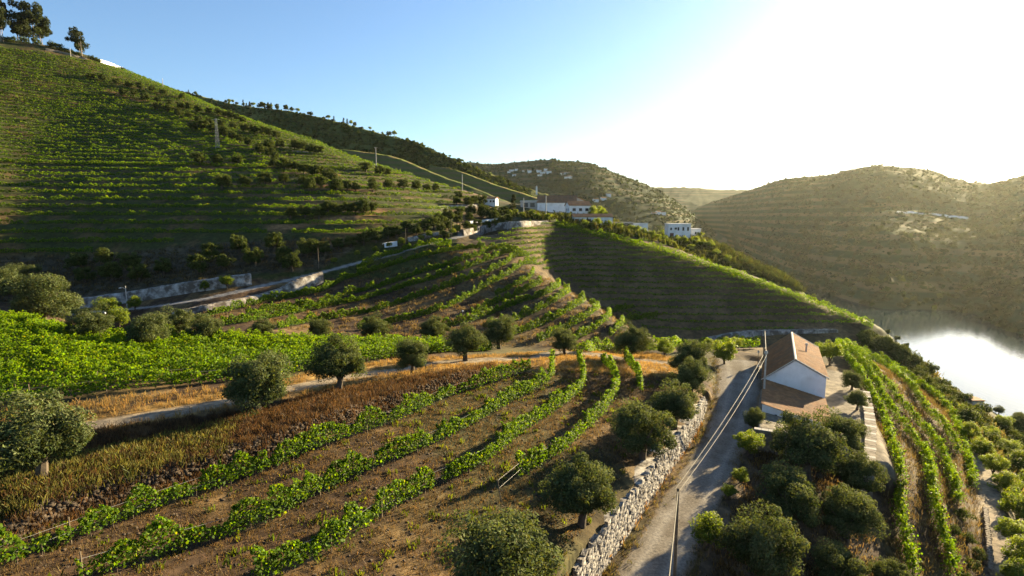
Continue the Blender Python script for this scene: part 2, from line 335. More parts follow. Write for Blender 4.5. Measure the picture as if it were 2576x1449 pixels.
# left bright field, left hill (contours) and shaded hill (contours)
def smooth1(a, k):
    b = np.pad(a, (k, k), mode='edge'); return np.convolve(b, np.ones(2*k+1)/(2*k+1), 'valid')
def contours(levels, az0, az1, r0, r1, poly=None, wob=0):
    """lines of equal height between two distances, followed sideways"""
    out = []; ai = np.where((AZ >= az0) & (AZ <= az1))[0][::2]; li = np.where((LR >= math.log(r0)) & (LR <= math.log(r1)))[0]
    sub = GZ0[np.ix_(ai, li)]
    for lv in levels:
        cross = (sub[:, :-1] < lv) & (sub[:, 1:] >= lv); has = cross.any(1); j = cross.argmax(1)
        run = []; last = None
        for k in range(len(ai)):
            ok = has[k]
            if ok:
                a, b = sub[k, j[k]], sub[k, j[k]+1]; lr = LR[li[j[k]]]+(LR[1]-LR[0])*(lv-a)/(b-a)
                if poly is not None:
                    q = np.array([math.exp(lr)*math.sin(AZ[ai[k]]), math.exp(lr)*math.cos(AZ[ai[k]]), lv]); x, y = toPx(q)
                    ok = inpoly(np.array([x]), np.array([y]), poly)[0]
            if ok and last is not None and abs(lr-last) > .06: 
                if len(run) > 8: out.append(np.array(run))
                run = []
            if ok: run.append((AZ[ai[k]], lr)); last = lr
            else:
                if len(run) > 8: out.append(np.array(run))
                run = []; last = None
        if len(run) > 8: out.append(np.array(run))
    res = []
    for r in out:
        lr = smooth1(r[:, 1], 2); X = np.exp(lr)*np.sin(r[:, 0]); Y = np.exp(lr)*np.cos(r[:, 0]); res.append(np.stack([X, Y, Hh(X, Y)], 1))
    return res
# ---- roads, walls and the house yard cut into the ground
def near_box(line, pad):
    m = (GX > line[:, 0].min()-pad) & (GX < line[:, 0].max()+pad) & (GY > line[:, 1].min()-pad) & (GY < line[:, 1].max()+pad); return np.where(m)
ROADPX = [(1560, 1600), (1600, 1510), (1640, 1440), (1722, 1290), (1800, 1150), (1832, 1085), (1852, 1010), (1858, 950), (1850, 905)]
road = smooth_poly([PZ(x, y, z) for (x, y), z in zip(ROADPX, (-25.6, -25.5, -25.4, -25.3, -25.15, -25.0, -24.7, -24.4, -24.1))], 90)
rhw = np.interp(np.arange(len(road)), [0, len(road)*.62, len(road)*.8, len(road)-1], [2.3, 2.5, 3.0, 3.4])
idx = near_box(road, 14); d, s, z, p = seg_dist(GX[idx], GY[idx], road)
rl = np.r_[0, np.cumsum(np.linalg.norm(np.diff(road[:, :2], axis=0), axis=1))]
hw = np.interp(p, rl, rhw); wallh = np.interp(p/rl[-1], [0, .3, .55, .63, .68, 1], [2.4, 2.3, 1.7, 1.1, .0, .0])
g = GZ[idx]; lft = s < 0
zin = z-.02; wi = 1-sstep(hw, hw+np.where(lft, .9, 3.5), d)
g = g*(1-wi)+zin*wi
up = lft & (d > hw+1.35); wu = (1-sstep(hw+3, hw+11, d))
g = np.where(up & (wallh > .05), np.maximum(g, g*(1-wu)+(z+wallh+.05)*wu), g)
lowz = lft & (d <= hw+1.35) & (d > hw-.2) & (wallh > .05); g = np.where(lowz, z+.12*np.clip(d-hw+.2, 0, 1), g)
GZ[idx] = g
TRPX = [(60, 1100), (230, 1068), (400, 1042), (560, 1012), (760, 972), (900, 946), (1040, 925), (1250, 903), (1400, 895), (1600, 905), (1760, 925)]
track = hit(*smooth_poly(TRPX, 80).T); track[:, 2] = smooth1(track[:, 2], 6)
idx = near_box(track, 5); d, s, z, p = seg_dist(GX[idx], GY[idx], track); w = 1-sstep(1.5, 3.2, d); GZ[idx] = GZ[idx]*(1-w)+z*w
BKPX = [(-60, 1392), (200, 1292), (450, 1216), (640, 1158), (800, 1100), (950, 1045), (1100, 990), (1240, 936)]
bankl = hit(*smooth_poly(BKPX, 70).T)
idx = near_box(bankl, 12); d, s, z, p = seg_dist(GX[idx], GY[idx], bankl)
sd_ = d*s                                                      # + = right of travel (towards the vines)
rise = 1.1*(1-sstep(-1.0, .1, sd_))*(1-sstep(3.5, 8, -sd_)); ends = sstep(0, 4, p)*(1-sstep(p.max()-6, p.max(), p)); GZ[idx] += rise*ends
# house yard (level gravel)
HO = np.array([37.8, 72.6]); HYAW = .436; HU = np.array([math.sin(HYAW), math.cos(HYAW)]); HV = np.array([math.cos(HYAW), -math.sin(HYAW)])
def house_local(X, Y): dx, dy = X-HO[0], Y-HO[1]; return dx*HV[0]+dy*HV[1], dx*HU[0]+dy*HU[1]
a, b = house_local(GX, GY)
yard = (1-sstep(8.2, 10.5, a))*sstep(-8, -5.5, a)*(1-sstep(19.5, 23, b))*sstep(-17.5, -16.2, b)
GZ = np.where(yard > 0, GZ*(1-yard)+(-25.0)*yard, GZ)
patio = (1-sstep(1.2, 1.9, a))*sstep(-4.3, -3.9, a)*sstep(-17.4, -17.0, b)*(1-sstep(-1, .5, b)); GZ = np.where(patio > 0, np.maximum(GZ, GZ*(1-patio)+(-23.0-.16*(a+3.7))*patio), GZ)
# lower path beside the right-hand vines
LPPX = [(2530, 1600), (2512, 1449), (2500, 1330), (2470, 1190), (2440, 1110), (2405, 1060)]
lpath = hit(*smooth_poly(LPPX, 60).T); lpath[:, 2] = smooth1(lpath[:, 2], 6)
idx = near_box(lpath, 5); d, s, z, p = seg_dist(GX[idx], GY[idx], lpath); w = 1-sstep(1.3, 2.6, d); GZ[idx] = GZ[idx]*(1-w)+z*w
# upper road to the estate
URPX = [(205, 788), (330, 778), (430, 766), (560, 742), (690, 712), (790, 690), (880, 668), (1000, 636), (1080, 612), (1150, 597), (1230, 572), (1300, 556), (1385, 551)]
uroad = hit(*smooth_poly(URPX, 90).T, ymin=105); uroad[:, 2] = smooth1(uroad[:, 2], 6)
idx = near_box(uroad, 6); d, s, z, p = seg_dist(GX[idx], GY[idx], uroad); w = 1-sstep(1.9, 3.6, d); GZ[idx] = GZ[idx]*(1-w)+z*w
# retaining walls (bottom line and top line as seen) : raise the ground behind them
WALLS = {}
def wall_line(key, bot, top, ymin, raise_=True, back=8):
    bs = smooth_poly(bot, 40); ts = smooth_poly(top, 40); B = hit(*bs.T, ymin=ymin)
    n = min(len(B), len(ts)); tt = resample(ts, 1e-9+np.linalg.norm(np.diff(ts, axis=0), axis=1).sum()/(len(B)-1))[:len(B)]
    if len(tt) < len(B): B = B[:len(tt)]
    bx, by = toPx(B); hgt = np.maximum(.3, (by-tt[:, 1])*(B[:, 1]*CT-B[:, 2]*ST)/F); hgt = smooth1(hgt, 3)
    WALLS[key] = (B, hgt)
    if raise_:
        L = B.copy(); L[:, 2] = B[:, 2]+hgt; ix = near_box(L, back+2); d, s, z, p = seg_dist(GX[ix], GY[ix], L)
        far = (s < 0) & (d > .75); w = (1-sstep(1.5, back, d))*far*(p > .3)*(p < p.max()-.3); GZ[ix] = np.maximum(GZ[ix], GZ[ix]*(1-w)+(z-.1)*w)
wall_line('up', [(198, 776), (330, 760), (480, 736), (645, 712)], [(198, 752), (330, 736), (480, 712), (645, 688)], 110)
wall_line('low', [(432, 797), (560, 776), (690, 746), (745, 736), (820, 707)], [(432, 786), (560, 752), (690, 716), (745, 702), (820, 684)], 110, True, 3)
wall_line('est', [(1165, 593), (1230, 582), (1300, 571), (1385, 562)], [(1165, 580), (1230, 567), (1300, 558), (1385, 556)], 150, True, 4)
wall_line('rs1', [(966, 622), (1000, 617)], [(966, 612), (1000, 607)], 140, True, 4)
wall_line('rs2', [(1026, 607), (1060, 601), (1105, 590)], [(1026, 597), (1060, 593), (1105, 584)], 140, True, 4)
wall_line('low2', [(1785, 857), (1850, 850), (1950, 840), (2120, 834)], [(1785, 850), (1850, 843), (1950, 833), (2120, 829)], 125, True, 4)
wall_line('hill1', [(1084, 526), (1150, 523), (1212, 520)], [(1084, 520), (1150, 516), (1212, 514)], 200, True, 5)
wall_line('hill2', [(1182, 562), (1225, 558), (1262, 555)], [(1182, 557), (1225, 552), (1262, 547)], 170, True, 4)
wall_line('top1', [(115, 127), (165, 136), (222, 151)], [(115, 121), (165, 131), (222, 147)], 330, True, 5)
wall_line('top2', [(252, 157), (280, 165), (307, 174)], [(252, 149), (280, 158), (307, 169)], 330, True, 5)
wall_line('mid', [(735, 382), (760, 384), (790, 388)], [(735, 379), (760, 380), (790, 384)], 250, True, 4)
# ---- ground colours (what grows or lies there)
PXg, PYg = toPx(np.stack([GX, GY, GZ], -1))
nz1 = fbm(GX/6, GY/6, 21, 4); nz2 = fbm(GX/1.7, GY/1.7, 31, 3); nz3 = fbm(GX/22, GY/22, 41, 3)
def rgb(c): return np.array(c, float)[None, None, :]
soil, dry, scrub, gold, brown, gdirt = rgb((.058, .038, .024)), rgb((.115, .078, .038)), rgb((.050, .060, .020)), rgb((.26, .165, .055)), rgb((.055, .034, .021)), rgb((.21, .175, .13))
mix = lambda a, b, t: a*(1-t[..., None])+b*t[..., None]
CG = mix(soil+0*GX[..., None], dry, sstep(-.06, .14, nz1+.4*nz2))
CG = mix(CG, scrub+0*CG, sstep(.05, .2, nz3)*.6)
far = GY > 98
hillD = far & (PYg < 700) & (PXg < 1250)
CG = np.where(hillD[..., None], mix(rgb((.040, .046, .014))+0*CG, rgb((.085, .060, .026))+0*CG, sstep(.0, .2, nz1+.3*nz2)), CG)
hillC = (GY > 140) & (PXg > 1150)
CG = np.where(hillC[..., None], mix(rgb((.066, .049, .026))+0*CG, rgb((.115, .082, .043))+0*CG, sstep(-.1, .15, nz1)), CG)
est = (GY > 215) & (PXg > 1250); CG = np.where(est[..., None], mix(rgb((.035, .045, .016))+0*CG, rgb((.09, .075, .035))+0*CG, sstep(0, .2, nz1)), CG)
bank = far & inpoly(PXg, PYg, [(-300, 660), (250, 640), (560, 610), (760, 600), (900, 620), (800, 680), (640, 690), (200, 750), (-300, 780)])
CG = np.where(bank[..., None], rgb((.060, .050, .032))*(1+1.2*nz2[..., None]), CG)
riv = (PXg > 2180) & (GY > 95); CG = np.where(riv[..., None], mix(rgb((.045, .05, .02))+0*CG, rgb((.09, .08, .035))+0*CG, sstep(0, .2, nz1)), CG)
rightv = (GY < 125) & inpoly(PXg, PYg, [(2110, 850), (2210, 860), (2460, 1100), (2480, 1500), (2180, 1500), (2190, 1050)])
CG = np.where(rightv[..., None], mix(rgb((.085, .062, .030))+0*CG, soil+0*CG, sstep(-.05, .15, nz2+nz1)), CG)
orch = (GY < 70) & inpoly(PXg, PYg, [(1850, 1150), (1960, 1080), (2190, 1130), (2200, 1600), (1700, 1600), (1800, 1300)])
CG = np.where(orch[..., None], rgb((.085, .062, .040))*(1+1.0*nz2[..., None]), CG)
bk2 = inpoly(PXg, PYg, [(-100, 1100), (220, 1080), (590, 1035), (800, 985), (1240, 915), (1260, 945), (900, 1075), (640, 1170), (-100, 1420)])
CG = np.where(bk2[..., None], mix(rgb((.12, .070, .032))+0*CG, brown+0*CG, sstep(-.1, .12, nz2+nz1)), CG)
goldz = inpoly(PXg, PYg, [(200, 1050), (560, 985), (760, 945), (980, 905), (1250, 895), (1560, 880), (1720, 905), (1700, 950), (1420, 930), (1240, 925), (800, 990), (560, 1030), (220, 1090)])
CG = np.where(goldz[..., None] & (GY < 110)[..., None], mix(gold+0*CG, dry+0*CG, sstep(-.1, .15, nz2)), CG)
for ln, hw_ in ((track, 1.25), (lpath, 1.15)):
    ix = near_box(ln, 3); d, s, z, p = seg_dist(GX[ix], GY[ix], ln); w = 1-sstep(hw_*.75, hw_*1.25, d+nz2[ix]*.9); CG[ix] = CG[ix]*(1-w[:, None])+gdirt[0, 0]*w[:, None]
ix = near_box(uroad, 3); d, s, z, p = seg_dist(GX[ix], GY[ix], uroad); w = 1-sstep(1.6, 2.1, d); CG[ix] = CG[ix]*(1-w[:, None])+np.array((.24, .23, .22))*w[:, None]
for ln, wd_ in (([(560, 463), (650, 469), (760, 465), (860, 472), (930, 487)], 2.2), ([(560, 421), (640, 417), (760, 422), (850, 440)], 1.6), ([(270, 228), (340, 250), (400, 263)], 2.5), ([(690, 572), (800, 560), (900, 542), (960, 530)], 2.4)):   # reddish earth paths on the tall hill
    l3 = hit(*smooth_poly(ln, 40).T, ymin=150); ix = near_box(l3, 5); d, s, z, p = seg_dist(GX[ix], GY[ix], l3); w = 1-sstep(wd_*.6, wd_*1.2, d); CG[ix] = CG[ix]*(1-w[:, None])+np.array((.20, .115, .055))*w[:, None]
yd = sstep(.3, .9, yard)*(1-sstep(8.5, 9.5, a)); CG = mix(CG, rgb((.17, .15, .12))*(1+.5*nz2[..., None]), yd)
CG = np.clip(CG*(1+.5*nz2[..., None]), .01, .8)
na, nl = GX.shape; I = np.arange(na*nl).reshape(na, nl)
quads = np.stack([I[:-1, :-1], I[1:, :-1], I[1:, 1:], I[:-1, 1:]], -1).reshape(-1, 4)
me = mesh_np('ground', np.stack([GX, GY, GZ], -1).reshape(-1, 3), quads, CG.reshape(-1, 3), True)
tag(link('ground', me, M['ground']), 'terraced earth hillside with dry grass and bare soil between the vines', 'ground', kind='structure')
# gravel road and yard laid 5 cm over the ground
def ribbon(name, line, hw, mat, dz, label, cat, n=9, colf=None):
    T = np.gradient(line[:, :2], axis=0); T /= np.linalg.norm(T, axis=1)[:, None]; Nn = np.stack([T[:, 1], -T[:, 0]], 1)
    hw = np.broadcast_to(hw, (len(line),)); V = []
    for k in np.linspace(-1, 1, n):
        e = hw*k*(1+.10*(noise(np.arange(len(line))*.6, np.full(len(line), k*3), 5)-.5)*(abs(k) > .9))
        q = line[:, :2]+Nn*e[:, None]; V.append(np.c_[q, np.maximum(line[:, 2], Hh(q[:, 0], q[:, 1]))+dz-.05*(abs(k) == 1)])
    V = np.array(V); m, L_ = V.shape[:2]; I = np.arange(m*L_).reshape(m, L_)
    f = np.stack([I[:-1, :-1], I[1:, :-1], I[1:, 1:], I[:-1, 1:]], -1).reshape(-1, 4)
    return tag(link(name, mesh_np(name, V.reshape(-1, 3), f[:, ::-1], None if colf is None else colf(V), True), mat), label, cat, kind='structure')
def lane_col(V):
    k = np.linspace(-1, 1, V.shape[0])[:, None]; tr_ = np.exp(-((abs(k)-.42)/.16)**2); nn = fbm(V[..., 0]/1.4, V[..., 1]/1.4, 77, 4); n2_ = fbm(V[..., 0]/5, V[..., 1]/5, 78, 3)
    t_ = np.clip(.25+.6*tr_+1.1*nn+.8*n2_, 0, 1)[..., None]; ed = np.clip((abs(k)-.82)/.18+nn*2, 0, 1)[..., None]
    c = np.array((.145, .125, .10))*(1-t_)+np.array((.275, .255, .225))*t_; return (c*(1-ed)+np.array((.12, .085, .05))*ed).reshape(-1, 3)
ribbon('road', resample(np.c_[road, rhw], .5)[:, :3], resample(np.c_[road, rhw], .5)[:, 3], M['lane'], .03, 'pale gravel lane running down from the white house', 'road', 25, lane_col)
# ------------------------------------------------------------------ far hills, river
def hill(name, ridge, foot, mat, label, nu=160, nv=60, amp=.05, prof=.85, back=.8, scale=90, seed=0, rough=1.0, bz=-82):
    Rr = smooth_poly(ridge, nu); Ff = smooth_poly(foot, nu)
    t = np.linspace(0, 1, nu); pick = lambda Q: np.stack([np.interp(t, np.linspace(0, 1, len(Q)), Q[:, k]) for k in range(3)], 1)
    Rr, Ff = pick(Rr), pick(Ff); V = []
    size = np.linalg.norm(Rr-Ff, axis=1).mean()
    for v in np.linspace(0, 1, nv):
        q = Ff+(Rr-Ff)*v; q[:, 2] = Ff[:, 2]+(Rr[:, 2]-Ff[:, 2])*(v**prof)
        e = fbm(q[:, 0]/scale, q[:, 1]/scale, seed, 5)*size*amp*math.sin(math.pi*min(v, .985))**.7
        e2 = fbm(q[:, 0]/(scale*.06), q[:, 1]/(scale*.06), seed+9, 3)*rough*size*.012
        q[:, 2] += e+e2*(.3+.7*v if v < 1 else 1.0); V.append(q)
    for v in (.25, .6, 1.0):                                     # far side of the hill
        q = Rr.copy(); dv = (Rr-Ff); dv[:, 2] = 0; q += dv*v*back; q[:, 2] = Rr[:, 2]+(bz-Rr[:, 2])*v; V.append(q)
    V = np.array(V); m, L_ = V.shape[:2]; I = np.arange(m*L_).reshape(m, L_)
    f = np.stack([I[:-1, :-1], I[:-1, 1:], I[1:, 1:], I[1:, :-1]], -1).reshape(-1, 4)
    o = tag(link(name, mesh_np(name, V.reshape(-1, 3), f, None, True), mat), label, 'hill', kind='structure'); o['_n'] = 0; del o['_n']
    return V
def hillmat(name, dark, mid, lit, band=None, sc=.02, bump=.8):
    """scrub and vineyard cover; band = metres between the vine terraces"""
    m, t = newmat(name); L = t.links.new; out = N(t, 'ShaderNodeOutputMaterial'); b = N(t, 'ShaderNodeBsdfPrincipled', Roughness=.95); b.inputs['Specular IOR Level'].default_value = .05
    g = N(t, 'ShaderNodeNewGeometry'); n1 = N(t, 'ShaderNodeTexNoise', Scale=sc, Detail=9, Roughness=.7); L(g.outputs['Position'], n1.inputs['Vector'])
    rp = N(t, 'ShaderNodeValToRGB'); e = rp.color_ramp.elements; e[0].position = .38; e[1].position = .62; e[0].color = (*dark, 1); e[1].color = (*lit, 1); k = e.new(.5); k.color = (*mid, 1); L(n1.outputs[0], rp.inputs[0]); col = rp.outputs[0]
    if band:
        sx = N(t, 'ShaderNodeSeparateXYZ'); L(g.outputs['Position'], sx.inputs[0]); mt = N(t, 'ShaderNodeMath', operation='MULTIPLY'); mt.inputs[1].default_value = 2*math.pi/band; L(sx.outputs[2], mt.inputs[0])
        sn = N(t, 'ShaderNodeMath', operation='SINE'); L(mt.outputs[0], sn.inputs[0]); mr = N(t, 'ShaderNodeMapRange'); mr.inputs[1].default_value = -.3; mr.inputs[2].default_value = .5; mr.inputs[3].default_value = .0; mr.inputs[4].default_value = .75; L(sn.outputs[0], mr.inputs[0])
        n2 = N(t, 'ShaderNodeTexNoise', Scale=sc*.5, Detail=3); L(g.outputs['Position'], n2.inputs['Vector']); r2 = N(t, 'ShaderNodeMapRange'); r2.inputs[1].default_value = .42; r2.inputs[2].default_value = .5; L(n2.outputs[0], r2.inputs[0])
        mm = N(t, 'ShaderNodeMath', operation='MULTIPLY'); L(mr.outputs[0], mm.inputs[0]); L(r2.outputs[0], mm.inputs[1])
        mx = N(t, 'ShaderNodeMix', data_type='RGBA'); L(mm.outputs[0], mx.inputs[0]); L(col, mx.inputs[6]); mx.inputs[7].default_value = (.12, .095, .05, 1); col = mx.outputs[2]
    n3 = N(t, 'ShaderNodeTexNoise', Scale=sc*9, Detail=6); L(g.outputs['Position'], n3.inputs['Vector']); bp = N(t, 'ShaderNodeBump', Strength=bump, Distance=3.0); L(n3.outputs[0], bp.inputs['Height']); L(bp.outputs[0], b.inputs['Normal'])
    L(col, b.inputs['Base Color']); L(b.outputs[0], out.inputs[0]); return m
M['scrub_hill'] = hillmat('scrub_hill', (.032, .050, .014), (.065, .085, .022), (.11, .115, .035), None, .03)
M['vine_hill'] = hillmat('vine_hill', (.045, .065, .018), (.075, .095, .024), (.10, .11, .03), 5.0, .012)
M['far_hill'] = hillmat('far_hill', (.016, .032, .013), (.028, .046, .019), (.046, .064, .026), 14.0, .007, .3)
rp3 = lambda L_: [PY(*p) for p in L_]
E1 = [(250, 200, 800), (380, 212, 780), (450, 228, 760), (600, 264, 730), (730, 280, 710), (850, 307, 690), (1000, 347, 660), (1060, 365, 640), (1150, 405, 615), (1200, 425, 600), (1300, 465, 570), (1385, 493, 545), (1480, 528, 520), (1580, 580, 500)]
VE = hill('scrub_hill', rp3(E1), [p*np.array((.72, .72, 0))+np.array((0, 0, max(-80, p[2]*.0-30))) for p in rp3(E1)], M['scrub_hill'], 'dark scrub covered ridge behind the vineyard hill', 220, 60, .06, .9, .6, 80, 3)
E2 = [(700, 350, 520), (820, 372, 515), (900, 380, 510), (1000, 397, 500), (1100, 438, 485), (1190, 471, 470), (1260, 500, 455), (1340, 530, 440)]
hill('vine_hill', rp3(E2), [p*np.array((.78, .78, 0))+np.array((0, 0, -35)) for p in rp3(E2)], M['vine_hill'], 'smooth green terraced vineyard spur below the scrub ridge', 160, 40, .03, .9, .5, 90, 13, .5)
E3 = [(1080, 415, 560), (1150, 428, 548), (1250, 465, 530), (1330, 490, 512), (1420, 522, 495)]
hill('vine_slope', rp3(E3), [p*np.array((.85, .85, 0))+np.array((0, 0, -25)) for p in rp3(E3)], M['vine_hill'], 'sunlit vineyard slope falling toward the winery', 100, 30, .03, .9, .4, 70, 23, .5)
F1 = [(1000, 420, 1600), (1130, 406, 1580), (1200, 411, 1560), (1260, 412, 1550), (1370, 402, 1500), (1430, 406, 1480), (1480, 410, 1470), (1540, 432, 1450), (1640, 470, 1420), (1700, 505, 1400), (1770, 560, 1380), (1830, 600, 1360)]
VF = hill('far_hill', rp3(F1), [p*np.array((.58, .58, 0))+np.array((0, 0, -84)) for p in rp3(F1)], M['far_hill'], 'hazy hill with a small white village across the valley', 200, 70, .05, .8, .5, 200, 33)
G1 = [(1450, 470, 2900), (1600, 468, 2900), (1650, 471, 2900), (1720, 471, 2850), (1800, 476, 2800), (1880, 478, 2750), (2000, 490, 2700)]
hill('distant_hill', rp3(G1), [p*np.array((.72, .72, 0))+np.array((0, 0, -84)) for p in rp3(G1)], M['far_hill'], 'faint distant hill closing the river valley', 120, 30, .03, .8, .4, 300, 43)
H1 = [(1690, 570, 2000), (1760, 521, 1900), (1850, 490, 1750), (1950, 457, 1550), (2020, 446, 1480), (2080, 440, 1420), (2150, 425, 1300), (2230, 417, 1200), (2330, 428, 1150), (2420, 455, 1100), (2500, 462, 1050), (2576, 442, 1000), (2800, 390, 900), (3100, 350, 800), (3500, 300, 700)]
HS = [(1830, 603), (1850, 616), (1890, 645), (1950, 685), (2010, 718), (2060, 742), (2150, 772), (2230, 788), (2320, 790), (2420, 802), (2500, 830), (2576, 868), (2800, 970), (3100, 1090), (3500, 1270)]
VH = hill('river_hill', rp3(H1), [PZ(x, y, -81)*np.array((.96, .96, 1))+np.array((0, 0, -14)) for x, y in HS], M['far_hill'], 'steep backlit hillside rising from the far bank of the river', 260, 90, .05, .85, .7, 160, 53)
mw, t = newmat('water'); L = t.links.new; out = N(t, 'ShaderNodeOutputMaterial'); b = N(t, 'ShaderNodeBsdfPrincipled', Roughness=.06); b.inputs['Base Color'].default_value = (.015, .03, .035, 1); b.inputs['IOR'].default_value = 1.33
tc = N(t, 'ShaderNodeNewGeometry'); mp = N(t, 'ShaderNodeMapping'); mp.inputs['Scale'].default_value = (.5, .22, 1); mp.inputs['Rotation'].default_value = (0, 0, -.6); L(tc.outputs['Position'], mp.inputs[0]); nz_ = N(t, 'ShaderNodeTexNoise', Scale=1, Detail=4); L(mp.outputs[0], nz_.inputs['Vector'])
bp = N(t, 'ShaderNodeBump', Strength=.25, Distance=.12); L(nz_.outputs[0], bp.inputs['Height']); L(bp.outputs[0], b.inputs['Normal']); L(b.outputs[0], out.inputs[0]); M['water'] = mw
me = bpy.data.meshes.new('river'); me.from_pydata([(-200, 60, -80), (2500, 60, -80), (2500, 4000, -80), (-200, 4000, -80)], [], [(0, 1, 2, 3)])
tag(link('river', me, M['water']), 'calm river mirroring the bright sky below the hills', 'river', kind='structure')

# ------------------------------------------------------------------ foliage builders
def leaf_quads(P, size, nrm, asp, col, jit=.25, r=rng):
    n = len(P); a = r.normal(size=(n, 3)); nn = nrm/np.maximum(np.linalg.norm(nrm, axis=1), 1e-6)[:, None]
    u = np.cross(nn, a); u /= np.maximum(np.linalg.norm(u, axis=1), 1e-6)[:, None]; v = np.cross(nn, u)
    s = (size*(1+jit*r.normal(size=n)))[:, None]; L_, Wd = u*s*.5, v*s*.5*asp
    fold = nn*s*.12
    V = np.stack([P-L_, P+Wd-fold, P+L_*1.0, P-Wd-fold], 1).reshape(-1, 3)
    return V, np.repeat(col, 4, 0)
def quad_mesh(name, V, col):
    n = len(V)//4; return mesh_np(name, V, np.arange(n*4).reshape(n, 4), col)
def lerp_col(c1, c2, t, var, r=rng):
    c = np.array(c1)[None]*(1-t[:, None])+np.array(c2)[None]*t[:, None]
    return np.clip(c*(1+var*r.normal(size=(len(t), 1)))*(1+.06*r.normal(size=(len(t), 3))), .004, .6)
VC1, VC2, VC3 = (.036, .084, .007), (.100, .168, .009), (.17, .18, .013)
def vine_mesh(name, line, dens, size, h0=.45, h1=1.75, wid=.22, gap=.2, shoots=.08, seed=0, yellow=.06, local=None):
    r = np.random.default_rng(seed); line = resample(line, .4); d = np.r_[0, np.cumsum(np.linalg.norm(np.diff(line, axis=0), axis=1))]
    n = int(d[-1]*dens); s = r.random(n)*d[-1]; ph = seed*7.13
    sh = r.random(n) < shoots; s = np.where(sh, np.clip(np.round(s/.62)*.62+.05*r.normal(size=n), 0, d[-1]), s)      # long canes stand out of the hedge
    v = .6*noise(s/1.5+ph, np.full(n, .5), 3)+.4*noise(s/.6+ph, np.full(n, 9.5), 5); keep = v+.18*r.random(n) > gap+.09; s, v, sh = s[keep], v[keep], sh[keep]; n = len(s)
    T = np.gradient(line[:, :2], axis=0); T /= np.maximum(np.linalg.norm(T, axis=1), 1e-6)[:, None]
    ip = lambda a: np.interp(s, d, a)
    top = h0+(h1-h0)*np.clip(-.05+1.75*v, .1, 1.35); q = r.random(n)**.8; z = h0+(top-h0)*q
    cane = noise(np.round(s/.62)*3.7, np.full(n, 2.5), 11)-.5; up_ = r.random(n); z = np.where(sh, top*.75+up_*(.2+1.1*abs(cane))*(h1-h0)*.6, z)
    lat = np.where(sh, cane*up_*wid*6+.04*r.normal(size=n), r.normal(size=n)*wid*(1.15-.5*q))
    P = np.stack([ip(line[:, 0])+ip(T[:, 1])*lat, ip(line[:, 1])-ip(T[:, 0])*lat, ip(line[:, 2])+z], 1)
    nrm = r.normal(size=(n, 3))*.8+np.stack([ip(T[:, 1])*np.sign(lat), -ip(T[:, 0])*np.sign(lat), np.full(n, .55)], 1)
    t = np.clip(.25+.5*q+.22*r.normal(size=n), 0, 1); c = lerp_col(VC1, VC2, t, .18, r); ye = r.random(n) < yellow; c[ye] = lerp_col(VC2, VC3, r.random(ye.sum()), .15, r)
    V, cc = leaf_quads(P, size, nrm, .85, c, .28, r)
    return quad_mesh(name, V, cc)
def crown(name, clumps, nl, size, asp, c1, c2, crad=.19, hollow=.5, seed=0, up=.35, mode='shell'):
    """clumps: (n,3) centres with leaves spread round each one"""
    r = np.random.default_rng(seed); P = []; Nn = []; q = []
    for c in clumps:
        k = r.normal(size=(nl, 3)); k /= np.linalg.norm(k, axis=1)[:, None]; rad = crad*(.55+.8*r.random())
        rr = rad*(hollow+(1-hollow)*r.random(nl)**.6)
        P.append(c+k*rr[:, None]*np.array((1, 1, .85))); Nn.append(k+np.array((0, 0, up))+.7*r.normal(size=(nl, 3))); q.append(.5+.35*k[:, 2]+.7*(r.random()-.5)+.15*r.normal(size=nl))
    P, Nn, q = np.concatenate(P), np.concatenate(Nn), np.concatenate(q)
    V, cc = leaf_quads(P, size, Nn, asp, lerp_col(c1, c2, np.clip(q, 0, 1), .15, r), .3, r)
    return quad_mesh(name, V, cc)
def blob_clumps(n, rx, ry, rz, cz_, seed, inner=.45, flat=0):
    r = np.random.default_rng(seed); k = r.normal(size=(n, 3)); k /= np.linalg.norm(k, axis=1)[:, None]
    k[:, 2] = np.where(k[:, 2] < -.5, -.5+.2*r.random(n), k[:, 2])
    rad = inner+(1-inner)*r.random(n)**.55; lump = 1+.22*np.sin(k[:, 0]*4.5+seed)*np.cos(k[:, 1]*4.2+seed*2)+.16*np.sin(k[:, 2]*6+seed*3)+.10*r.normal(size=n)
    return k*(rad*lump)[:, None]*np.array((rx, ry, rz))+np.array((0, 0, cz_))
def trunk_mesh(name, h, r0, limbs, spread, top, seed):
    r = random.Random(seed); b = MB(); lean = [(r.random()-.5)*.08, (r.random()-.5)*.08]
    mid = (lean[0], lean[1], h); b.tube([(0, 0, -.12), (lean[0]*.4, lean[1]*.6, h*.5), mid], [r0*1.35, r0, r0*.85], 7)
    for i in range(limbs):
        a = 2*math.pi*(i+r.random()*.6)/limbs; s = spread*(.6+.5*r.random())
        p1 = (mid[0]+math.cos(a)*s*.4, mid[1]+math.sin(a)*s*.4, h+(top-h)*.45); p2 = (mid[0]+math.cos(a)*s, mid[1]+math.sin(a)*s, h+(top-h)*(.8+.2*r.random()))
        b.tube([(mid[0], mid[1], h*.9), p1, p2], [r0*.65, r0*.42, r0*.14], 5)
    return b.mesh(name)
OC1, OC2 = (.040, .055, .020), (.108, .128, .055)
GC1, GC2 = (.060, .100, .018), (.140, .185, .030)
KIND = {}
def make_kind(key, n, fn): KIND[key] = [fn(i) for i in range(n)]
make_kind('olive', 5, lambda i: (crown('crown', blob_clumps(82, .40, .39, .39, .50, 11+i), 300, .032, .42, OC1, OC2, .14, .45, 50+i), trunk_mesh('trunk', .2, .055, 4, .3, .62, i)))
